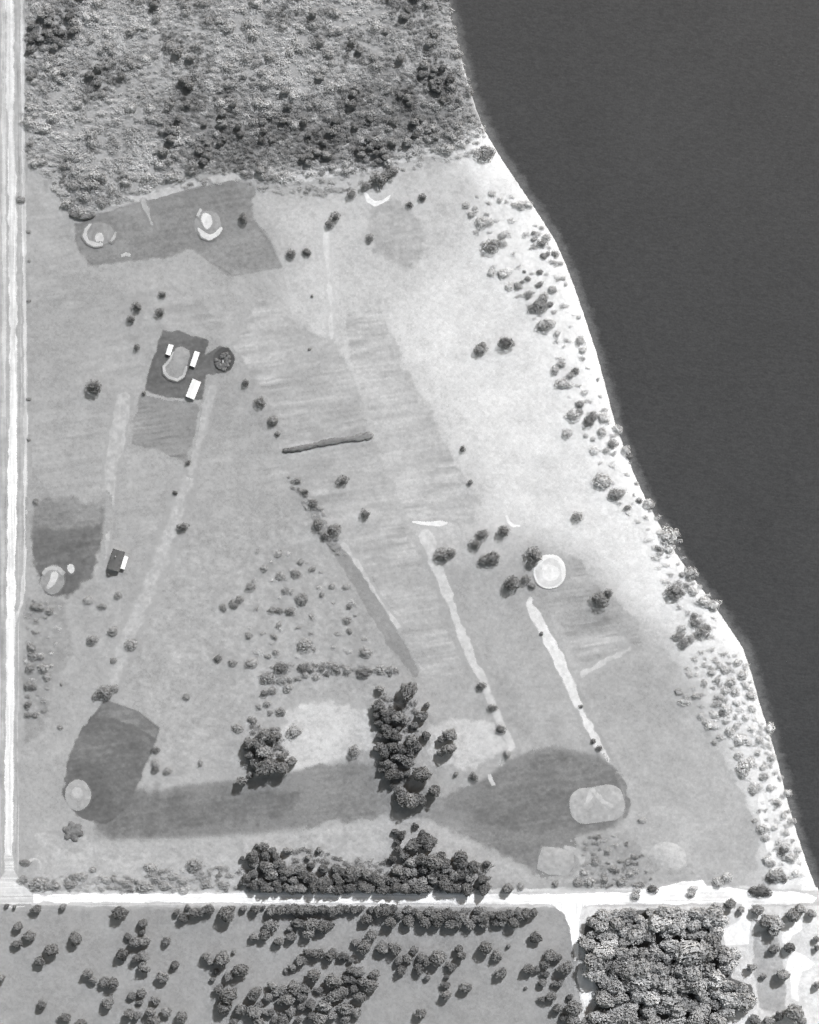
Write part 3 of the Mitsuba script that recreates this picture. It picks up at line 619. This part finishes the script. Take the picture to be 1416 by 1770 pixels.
plants('shrub', """187 993 5 d;205 1028 8 m;176 1048 8 m;160 1105 10 m;226 1114 12 p;195 1090 10 p;196 1142 6 m;181 1197 13 m;166 1203 8 m;198 1190 8 m;152 1037 8 p;268 1297 8 d;268 1331 7 d;289 1333 7 m;346 1319 6 m;268 1320 8 p;322 1205 6 p""", 'm', 'bush', 'around the rectangular lawn and house')
plants('field_tree', """764 959 13 m;780 954 10 p;821 940 10 m;834 924 11 m;872 918 11 m;850 965 13 m;837 967 10 p;923 959 14 m;917 973 9 m;885 1008 14 d;909 1002 10 p;920 1013 6 m;1038 1037 14 m;1051 1024 8 d;999 892 9 q""", 'm', 'bush', 'around the white round green')
plants('field_tree', """875 594 13 d;830 604 11 p;800 776 6 d;813 834 5 m;870 588 7 m;835 597 7 p""", 'd', 'bush', 'on the bright dry ground')
def fill(name, poly, dist, seed, tone, zone):
    near = [(q[2], q[3]) for q in PLANTS]
    for x, y, d in scatter(Polygon(poly), lambda x, y: dist, seed, 3000):
        if min((x - a) ** 2 + (y - b) ** 2 for a, b in near) > 8.0 ** 2:
            r = rng.uniform(7.5, 11)
            tone = rng.choice('ddmp')
            PLANTS.append((put(name, x, y, r, tone, 'tree'), zone, x, y, r, tone))


fill('grove_tree', [(425, 1525), (436, 1470), (470, 1462), (500, 1500), (600, 1500), (660, 1512), (690, 1500), (740, 1478), (800, 1490), (830, 1510), (845, 1534), (800, 1538), (600, 1538), (450, 1538)], 15, 41, 'd', 'filling the dark grove above the road')
fill('clump_tree', [(648, 1205), (690, 1228), (712, 1250), (722, 1290), (705, 1325), (690, 1345), (658, 1330), (648, 1270)], 15, 42, 'd', 'filling the dark clump crossing the lawn')
fill('tree', [(475, 1568), (560, 1570), (640, 1568), (760, 1574), (925, 1570), (900, 1592), (800, 1604), (730, 1590), (640, 1582), (470, 1580)], 15, 43, 'd', 'filling the row under the bottom road')
# ---- along the shore
SHORE_A = """838 265 14 m;850 262 8 m;805 354 7 p;815 370 7 p;821 360 5 p;832 384 10 p;846 384 7 q;864 345 6 q;848 426 14 m;867 419 9 p;868 408 7 p;902 354 9 p;914 353 8 q;937 394 4 p;922 403 5 m;923 414 5 m;938 420 9 m;946 410 7 p;961 439 7 m;940 443 6 m;947 438 5 m;933 470 6 m;933 491 7 m;912 482 6 m;896 494 7 m;903 487 4 m;870 473 9 p;850 471 7 q;881 495 7 q;914 508 9 m;940 514 9 p;955 500 7 p;
935 528 13 m;922 532 9 m;951 526 6 m;906 469 4 m;970 455 5 q;974 481 4 q;978 491 4 q"""
SHORE_B = """940 564 12 m;953 559 8 p;963 576 6 p;1002 589 9 p;1008 605 6 q;959 639 9 p;970 630 7 p;995 642 7 m;986 649 7 p;972 662 11 p;985 664 7 q;1003 698 8 m;992 717 12 p;1002 712 7 m;1019 727 12 d;1027 718 8 m;1044 722 9 p;1068 742 9 q;980 749 8 p;1041 746 9 p;1025 759 5 p;1013 753 4 p;1027 778 8 q;1060 766 9 m;1083 779 10 q;1050 778 6 p;1088 789 6 m;1001 547 5 q;1034 656 4 p"""
SHORE_C = """1041 831 14 p;1063 854 12 m;1073 853 8 p;1084 878 7 m;1105 865 6 m;1122 871 9 q;1127 875 5 m;1154 926 15 q;1166 922 11 q;1162 936 8 p;1176 936 6 p;1158 948 11 q;1140 948 7 m;1142 956 6 p;1168 1021 17 m;1195 990 12 q;1193 999 8 p;1179 993 6 p;1188 1011 7 p;1199 1021 8 q;1217 1039 10 q;1235 1045 12 q;1233 1051 7 p"""
SHORE_D = """1200 1064 6 m;1200 1077 9 m;1215 1092 14 m;1222 1084 8 m;1184 1108 13 m;1174 1098 10 m;1179 1086 9 p;1195 1103 8 p;1208 1076 8 p;1230 1162 7 p;1256 1157 8 p;1264 1179 9 p;1254 1194 8 p;1283 1166 8 p;1299 1202 9 m;1241 1216 7 m;1254 1225 10 p;1247 1233 6 d;1261 1228 6 m;1183 1213 9 p;1174 1196 7 m;1186 1204 6 p;1205 1203 7 p;1212 1238 7 m;1227 1254 8 p;1220 1248 6 m;1235 1255 6 p;1263 1264 9 m;1274 1255 6 m;1279 1279 10 p;1288 1277 7 p;1313 1278 7 m;1332 1259 10 q;1235 1284 6 m;
1245 1150 7 q;1275 1145 7 q;1240 1175 7 q;1290 1185 7 q;1275 1215 7 q;1245 1205 7 p;1290 1240 7 q;1300 1225 7 q;1255 1245 7 q;1245 1275 6 q;1300 1260 6 q;1218 1180 7 q;1270 1195 8 p;1235 1235 7 q"""
SHORE_E = """1289 1324 14 p;1285 1334 10 m;1298 1316 9 p;1278 1305 8 p;1322 1342 8 m;1320 1326 6 p;1303 1364 10 m;1314 1359 6 p;1331 1362 6 p;1344 1388 9 m;1363 1372 8 q;1305 1419 5 m;1317 1433 9 m;1323 1448 8 m;1354 1471 9 d;1368 1484 9 m;1358 1464 9 p;1327 1486 9 p;1333 1494 7 m;1341 1513 14 m;1331 1519 9 d;1353 1517 9 d;1303 1541 10 d;1317 1541 12 d;1327 1543 8 d;1241 1525 10 p;1258 1516 9 p;1195 1545 9 m;1198 1536 7 m;1128 1537 9 d;1098 1549 9 m;1101 1538 7 p;1360 1440 7 q;1370 1420 7 q;1355 1410 7 q;1340 1430 7 q;1380 1470 7 q;1375 1510 7 q;1350 1345 6 q;1335 1310 7 q;1310 1300 6 q"""
for txt, zone in ((SHORE_A, 'on the uppermost stretch of shore'), (SHORE_B, 'on the upper middle shore'), (SHORE_C, 'on the shore right of round green'), (SHORE_D, 'in the shore scrub beside broad field'), (SHORE_E, 'on the lowest stretch of shore')):
    plants('shore_shrub', txt, 'p', 'bush', zone)
plants('corner_tree', """1261 1562 10;1281 1572 7 p;1310 1572 10 p;1325 1591 13;1342 1598 13 p;1337 1608 10;1371 1581 14;1384 1571 10 p;1403 1578 8 p;1364 1638 9 d;1337 1640 9;1320 1687 5;1354 1683 10 p;1411 1623 6;1412 1638 6;1371 1750 15;1347 1757 9 d;1298 1671 8 p;1413 1701 7;1305 1762 10;1330 1765 9 p;1385 1765 8""", 'm', 'tree', 'around the white drives lower right')
plants('shrub', """1010 1508 7;1030 1490 8;1045 1520 8;1020 1525 9;1060 1500 7;1075 1525 8;1090 1510 7;1050 1470 7;1085 1490 7;1000 1525 8 m;1105 1530 7;1110 1418 7;1095 1480 5;960 1528 7 m;1035 1455 6;900 1532 7""", 'p', 'bush', 'on the rough patch beside the square green')

# ---------------------------------------------------------------- the two woods
# lower right wood between the branch road and the white yard
SE = Polygon([(1018, 1592), (1045, 1579), (1130, 1575), (1238, 1577), (1246, 1592), (1236, 1612), (1244, 1640), (1272, 1650), (1268, 1668), (1258, 1690), (1294, 1704), (1298, 1728), (1260, 1748), (1240, 1778), (1150, 1790), (1012, 1790), (1012, 1764), (1036, 1745), (1044, 1720), (1038, 1694), (1018, 1668), (1014, 1640), (1011, 1620)])
for x, y, d in scatter(SE, lambda x, y: 11.5 + 9 * float(meshkit.noise(np.array([x / 30.0, y / 30.0, 3.0]), 5)) + (3 if y > 1620 else -1), 21):
    r = d * rng.uniform(0.68, 1.02)
    c = rng.choice('pqqwq') if y > 1600 else rng.choice('qqw')
    zone = ('upper' if y < 1630 else 'lower' if y > 1700 else 'middle') + (' left' if x < 1090 else ' right' if x > 1190 else '')
    PLANTS.append((put('wood_tree', x, y, r, c, 'tree'), f'in {zone} part of lower right wood', x, y, r, c))

# the wood along the top edge
NW = Polygon([(46, -12), (768, -12), (782, 40), (800, 120), (822, 200), (836, 232), (770, 262), (700, 272), (640, 290), (560, 300), (470, 312), (410, 300), (330, 300), (270, 322), (200, 350), (130, 375), (108, 352), (80, 300), (48, 270)])
DARK = [(85, 70, 45), (170, 140, 35), (330, 170, 55), (320, 260, 50), (300, 70, 25), (485, 25, 22), (600, 90, 25), (690, 30, 35), (730, 90, 30), (700, 170, 40), (600, 200, 45), (480, 225, 60), (560, 260, 40), (400, 260, 50), (640, 250, 40), (760, 150, 30), (735, 225, 35), (360, 110, 20), (110, 20, 30)]
PALE = [(120, 190, 60), (190, 230, 60), (90, 130, 30), (240, 290, 60), (600, 30, 30), (180, 40, 30), (400, 40, 50), (640, 15, 25), (300, 325, 60), (500, 120, 40)]


def shade(x, y):
    g = lambda L: sum(math.exp(-((x - a) ** 2 + (y - b) ** 2) / (s * s)) for a, b, s in L)
    return 1.25 * g(DARK) - g(PALE) + 2.2 * (float(meshkit.fbm(np.array([x / 26.0, y / 26.0, 1.0]), 2, 4)) - 0.5)


def gap(x, y):
    t = shade(x, y)
    return 6.3 + 4.8 * float(meshkit.noise(np.array([x / 16.0, y / 16.0, 7.0]), 9)) ** 1.5 - 1.5 * max(-0.5, min(1.0, t))


wood = [(x, y, d * rng.uniform(0.52, 1.1), shade(x, y) + rng.gauss(0, 0.45)) for x, y, d in scatter(NW, gap, 33, 42000)]
wood = [q for q in wood if q[3] > -0.8 or rng.random() < 0.75]
wood.sort(key=lambda q: -q[2] - 1.6 * min(1.5, max(-1.5, q[3])))
rest = {c: [] for c in 'dmpqwv'}
for i, (x, y, r, t) in enumerate(wood):
    c = 'd' if t > 2.0 else 'm' if t > 1.25 else 'p' if t > 0.7 else 'q' if t > 0.1 else 'w'
    if i < 300:
        c = {'m': 'p', 'p': 'q'}.get(c, c) if rng.random() < 0.6 else c
        r = max(r, 5.0) * 0.95
        zone = ('upper' if y < 110 else 'lower' if y > 210 else 'middle') + (' left' if x < 260 else ' right' if x > 520 else '')
        PLANTS.append((put('woodland_tree', x, y, r, c, 'tree' if c in 'dmp' else 'bush'), f'in {zone} part of the top wood', x, y, r, c))
    else:
        rest[c].append((x, y, r))
under = {c: [] for c in 'mpqwv'}


def thicket(poly, dist, seed, tones, r0, r1):
    for x, y, d in scatter(Polygon(poly), lambda x, y: dist * (0.7 + 1.2 * float(meshkit.noise(np.array([x / 15.0, y / 15.0, 2.0]), seed))), seed, 4000):
        under[rng.choice(tones)].append((x, y, rng.uniform(r0, r1)))


thicket([(60, 1516), (130, 1512), (200, 1520), (260, 1508), (340, 1498), (430, 1505), (430, 1540), (60, 1540)], 9, 51, 'pqq', 4, 8)
thicket([(430, 1480), (500, 1465), (640, 1490), (700, 1480), (850, 1500), (840, 1540), (430, 1540)], 9, 52, 'mmp', 4, 8)
thicket([(446, 1160), (500, 1146), (620, 1150), (690, 1158), (680, 1168), (560, 1166), (500, 1178), (455, 1182)], 8, 53, 'mpq', 4, 7)
thicket([(655, 1205), (712, 1210), (725, 1260), (715, 1320), (690, 1370), (665, 1330)], 9, 54, 'mmp', 4, 8)
thicket([(420, 1290), (440, 1250), (480, 1262), (500, 1320), (460, 1340), (430, 1335)], 8, 55, 'mpp', 4, 8)
thicket([(46, 1035), (105, 1045), (100, 1120), (85, 1200), (70, 1245), (46, 1245)], 14, 56, 'qqw', 3, 7)
thicket([(1000, 1515), (1010, 1450), (1060, 1440), (1110, 1480), (1130, 1530), (1000, 1534)], 10, 57, 'pqq', 3, 7)
thicket([(120, 352), (200, 330), (300, 312), (420, 300), (560, 305), (700, 275), (840, 235), (835, 262), (720, 290), (660, 320), (560, 345), (470, 335), (400, 312), (250, 338), (130, 372)], 10, 58, 'qqw', 3, 7)
thicket([(440, 950), (520, 960), (610, 1030), (640, 1120), (560, 1140), (420, 1140), (430, 1060)], 24, 59, 'qqw', 3, 7)
thicket([(800, 340), (850, 330), (905, 345), (950, 430), (985, 520), (1010, 600), (1040, 690), (1075, 790), (1040, 800), (985, 690), (950, 590), (900, 520), (850, 470)], 15, 60, 'wwv', 3, 7)
thicket([(1020, 800), (1090, 800), (1120, 870), (1165, 920), (1190, 985), (1240, 1045), (1225, 1110), (1165, 1060), (1130, 960)], 13, 61, 'wvv', 3, 7)
thicket([(1180, 1150), (1220, 1120), (1290, 1140), (1310, 1220), (1335, 1300), (1360, 1400), (1385, 1480), (1390, 1520), (1320, 1530), (1330, 1470), (1315, 1410), (1260, 1290), (1215, 1230)], 10, 62, 'wwv', 3, 7)
thicket([(500, 820), (520, 850), (555, 880), (580, 930), (600, 960), (585, 965), (550, 915), (525, 870), (497, 830)], 7, 63, 'pqq', 3, 6)
for holder, growth in (('wood', rest), ('undergrowth', under)):
  for c, items in growth.items():
      if not items:
          continue
      vs, fs, n = [], [], 0
      for x, y, r in items:
          m = LIGHT[rng.randrange(len(LIGHT))]
          R = r * S
          wx, wy = W(x, y)
          wx, wy = wx * (1 - R / H), wy * (1 - R / H)
          a = rng.uniform(0, 6.28)
          ca, sa = math.cos(a), math.sin(a)
          v = m.vertices * [R * rng.uniform(0.8, 1.3), R * rng.uniform(0.8, 1.2), R * rng.uniform(0.5, 1.2) * (1.0 if c in 'dmp' else 0.7) * (0.75 if holder == 'undergrowth' else 1.0)]
          vs.append(np.stack([(v[:, 0] * ca - v[:, 1] * sa) * 1.3 + wx, v[:, 0] * sa + v[:, 1] * ca + wy, v[:, 2] + float(zg(wx, wy))], 1))
          fs.append(m.faces + n)
          n += len(v)
      key = holder + '__' + {'d': 'darkest_growth', 'm': 'dark_growth', 'p': 'grey_growth', 'q': 'pale_growth', 'w': 'very_pale_growth', 'v': 'whitish_growth'}[c]
      scene[key] = mikit.ply((np.vstack(vs), np.vstack(fs)), 'leaf_' + c, smooth=True)
      labels[key] = {'kind': 'stuff'}
labels['undergrowth'] = {'label': 'low scrubby undergrowth along the verges, hedgerows and shore', 'category': 'undergrowth', 'kind': 'stuff'}
labels['wood'] = {'label': 'smaller crowded trees and thicket filling the wood along the top edge', 'category': 'wood', 'kind': 'stuff'}

# ---- labels of these plants
ORD = 'zeroth first second third fourth fifth sixth seventh eighth ninth tenth eleventh twelfth thirteenth fourteenth fifteenth sixteenth seventeenth eighteenth nineteenth twentieth'.split()
KIND = {'wood_tree': 'tree', 'woodland_tree': 'tree', 'tree': 'tree', 'grove_tree': 'tree', 'clump_tree': 'tree', 'field_tree': 'bushy tree', 'corner_tree': 'tree', 'shrub': 'shrub', 'roadside_shrub': 'shrub', 'shore_shrub': 'shrub'}
TONE = {'d': 'dark', 'm': 'grey', 'p': 'light grey', 'q': 'pale', 'w': 'very pale', 'v': 'whitish'}
SIZE = lambda r: 'tiny' if r < 6 else 'small' if r < 9 else 'middling' if r < 12 else 'large'
bunch = {}
for key, zone, x, y, r, c in PLANTS:
    bunch.setdefault((zone, KIND[key.rstrip('0123456789').rstrip('_')], SIZE(r), c), []).append((x, key))
for (zone, kind, size, c), items in bunch.items():
    items.sort()
    for i, (x, key) in enumerate(items):
        n = len(items)
        k = min(i + 1, n - i)
        side = 'left' if i + 1 <= n - i else 'right'
        where = '' if n == 1 else f', {side}most such' if k == 1 else f', {ORD[k]} such from {side}'
        labels[key] = {'label': f'{size} {TONE[c]} {kind} {zone}{where}', 'category': 'tree' if 'tree' in kind else 'shrub', 'group': f'{kind.split()[-1]}s {zone}'}

# ---------------------------------------------------------------- hedges
def leafy(points, radius, height, n, seed, size=0.45, thin=None):
    """a hedge: leaf-clump faces through the body of a strip of points"""
    r = np.random.default_rng(seed)
    pts = np.array(points)
    rad = np.full(len(pts), radius) if thin is None else radius * np.array(thin)
    core = []
    for k, (x, y) in enumerate(pts):
        m = trimesh.creation.icosphere(subdivisions=1, radius=1.0)
        m = jitter(m, 0.6, seed + k)
        m.vertices = m.vertices * [rad[k] * 0.95, rad[k] * 0.95, height * 0.5] + [x, y, float(zg(x, y)) + height * 0.5]
        core.append(m)
    pick = r.integers(0, len(pts), n)
    d = r.normal(size=(n, 3))
    d /= np.linalg.norm(d, axis=1, keepdims=True)
    c = np.column_stack([pts[pick], zg(pts[pick, 0], pts[pick, 1]) + height * 0.5]) + d * np.column_stack([rad[pick], rad[pick], np.full(n, height * 0.55)]) * r.uniform(0.85, 1.15, (n, 1))
    nn = d + r.normal(size=(n, 3)) * 0.6
    nn /= np.linalg.norm(nn, axis=1, keepdims=True)
    t = np.cross(nn, r.normal(size=(n, 3)))
    t /= np.linalg.norm(t, axis=1, keepdims=True)
    b = np.cross(nn, t)
    s = size * r.uniform(0.6, 1.3, (n, 1))
    v = np.stack([c + t * s, c - t * s * 0.5 + b * s * 0.8, c - t * s * 0.6 - b * s * 0.75], 1).reshape(-1, 3)
    return trimesh.util.concatenate(core + [trimesh.Trimesh(v, np.arange(3 * n).reshape(-1, 3), process=False)])


def thing(key, label, cat, group=None):
    labels[key] = {'label': label, 'category': cat, **({'group': group} if group else {})}
    return key


hp = [W(492 + 148 * t, 779 - 27 * t + 1.0 * math.sin(9 * t)) for t in np.linspace(0, 1, 60)]
scene['hedge'] = mikit.ply(leafy(hp, 1.75, 1.6, 2000, 5, thin=[0.5 + 0.5 * t / 60 + 0.7 * rng.random() for t in range(60)]), 'leaf_m')
thing('hedge', 'long straight dark hedge lying across the furrow field', 'hedge')
hp = []
while len(hp) < 34:
    a, t = rng.uniform(0, 6.283), rng.uniform(0.42, 1.0)
    hp.append(W(386 + 13 * t * math.cos(a), 624 + 15 * t * math.sin(a)))
scene['hedge_001'] = mikit.ply(leafy(hp, 1.5, 1.3, 1500, 6), 'leaf_d')
thing('hedge_001', 'dark round hedge ring right of the white sheds', 'hedge')
star, thin = [], []
for k in range(6):
    a = 2 * math.pi * k / 6 + 0.3
    for t in np.linspace(0.1, 1, 7):
        thin.append((1.15 - 0.6 * t) * rng.uniform(0.8, 1.2))
        star.append(W(127 + 14 * t * math.cos(a), 1437 + 13 * t * math.sin(a)))
scene['hedge_002'] = mikit.ply(leafy(star, 3.4, 1.1, 1700, 7, thin=thin), 'leaf_m')
thing('hedge_002', 'dark star shaped clipped hedge under the egg shaped green', 'hedge')
hp = [W(125 + t * 36, 371 + 5 * math.sin(t * 3)) for t in np.linspace(0, 1, 20)]
scene['hedge_003'] = mikit.ply(leafy(hp, 1.8, 2.2, 700, 8), 'leaf_m')
thing('hedge_003', 'short dark hedge at the upper left corner of the two green lawn', 'hedge')

# ---------------------------------------------------------------- buildings
def frame(cx, cy, rot):
    """placement of a building: local x across, y along its length, z up; rot in degrees, anticlockwise"""
    x, y = W(cx, cy)
    return T().translate([x, y, float(zg(x, y)) - 0.05]).rotate([0, 0, 1], rot)


def box(x0, x1, y0, y1, z0, z1):
    m = trimesh.creation.box(extents=[x1 - x0, y1 - y0, z1 - z0])
    m.apply_translation([(x0 + x1) / 2, (y0 + y1) / 2, (z0 + z1) / 2])
    return m


def slope(x0, z0, x1, z1, y0, y1, t=0.12):
    v = [[x0, y0, z0], [x1, y0, z1], [x1, y1, z1], [x0, y1, z0]]
    v = np.array(v + [[a, b, c + t] for a, b, c in v])
    f = [[0, 2, 1], [0, 3, 2], [4, 5, 6], [4, 6, 7], [0, 1, 5], [0, 5, 4], [1, 2, 6], [1, 6, 5], [2, 3, 7], [2, 7, 6], [3, 0, 4], [3, 4, 7]]
    return trimesh.Trimesh(v, np.array(f), process=False)


def gable_walls(w, l, h, ridge):
    q = Polygon([(-w, 0), (w, 0), (w, h), (0, ridge), (-w, h)])
    m = trimesh.creation.extrude_polygon(q, 2 * l, engine='earcut')
    v = m.vertices.copy()
    m.vertices = np.stack([v[:, 0], l - v[:, 2], v[:, 1]], 1)
    return m


diffuse('door_mat', leaf_fn(0.06, 0.2))
scene['pane_mat'] = {'type': 'principled', 'base_color': {'type': 'rgb', 'value': [0.03] * 3}, 'roughness': 0.08, 'specular': 0.5}


def shed(key, label, cx, cy, w, l, rot, h=1.9, rise=0.25, group=None):
    to = frame(cx, cy, rot)
    w, l = w * S / 2, l * S / 2
    def part(name, mesh, mat):
        scene[f'{key}__{name}'] = mikit.ply(mesh, mat, to_world=to)
    part('wall', gable_walls(w - 0.25, l - 0.25, h, h + rise * (1 - 0.25 / w)), 'wall_mat')
    part('roof', trimesh.util.concatenate([slope(-w, h + 0.04, 0, h + rise + 0.04, -l, l), slope(0, h + rise + 0.04, w, h + 0.04, -l, l)]), 'white_roof_mat')
    part('door', box(-0.5, 0.5, -l + 0.19, -l + 0.26, 0.05, 1.75), 'door_mat')
    for k, yy in enumerate((-0.45 * l, 0.45 * l)):
        part('window' + ('' if k == 0 else f'_{k:03d}'), box(w - 0.26, w - 0.2, yy - 0.5, yy + 0.5, 0.8, 1.5), 'pane_mat')
    thing(key, label, 'shed', group)


shed('shed', 'shortest white roofed shed, left of the figure of eight bed', 294, 605, 9, 19, -18, group='white roofed sheds')
shed('shed_001', 'slender white roofed shed right of the figure of eight bed', 337.5, 621, 9.5, 27, -19, group='white roofed sheds')
shed('shed_002', 'largest white roofed shed at the lower right of the dark square lawn', 335, 673, 16, 33, -22, rise=1.3, group='white roofed sheds')
# the dark roofed house at the foot of the path
to = frame(202, 968, -17)


def part(name, mesh, mat):
    scene['house__' + name] = mikit.ply(mesh, mat, to_world=to)


w, l, h, ridge = 4.4, 7.2, 3.0, 5.0
part('wall', gable_walls(w - 0.4, l - 0.4, h, h + (ridge - h) * (1 - 0.4 / w)), 'wall_mat')
part('roof', trimesh.util.concatenate([slope(-w, h + 0.05, 0, ridge + 0.05, -l, l), slope(0, ridge + 0.05, w, h + 0.05, -l, l)]), 'dark_roof_mat')
part('chimney', box(-1.2, -0.5, 2.0, 2.8, 3.9, 5.9), 'wall_mat')
part('porch_roof', slope(w + 0.05, h - 0.1, w + 3.0, h - 0.35, -4.6, 4.6), 'white_roof_mat')
for k, yy in enumerate((-4.4, 0, 4.4)):
    part('porch_post' + ('' if k == 0 else f'_{k:03d}'), box(w + 2.7, w + 2.85, yy - 0.08, yy + 0.08, 0, h - 0.36), 'wall_mat')
part('door', box(w - 0.42, w - 0.36, -0.5, 0.5, 0.1, 2.1), 'door_mat')
for k, yy in enumerate((-3.2, 3.2)):
    part('window' + ('' if k == 0 else f'_{k:03d}'), box(w - 0.42, w - 0.36, yy - 0.6, yy + 0.6, 1.0, 2.1), 'pane_mat')
thing('house', 'dark gable roofed house with white porch roof beside the pale path', 'house')
# the pale slab inside the round hedge
scene['stone_slab'] = mikit.ply(box(-0.8, 0.8, -2.0, 2.0, 0, 0.5), 'wall_mat', to_world=frame(386.5, 627, -8))
thing('stone_slab', 'small pale stone slab inside the dark round hedge ring', 'slab')
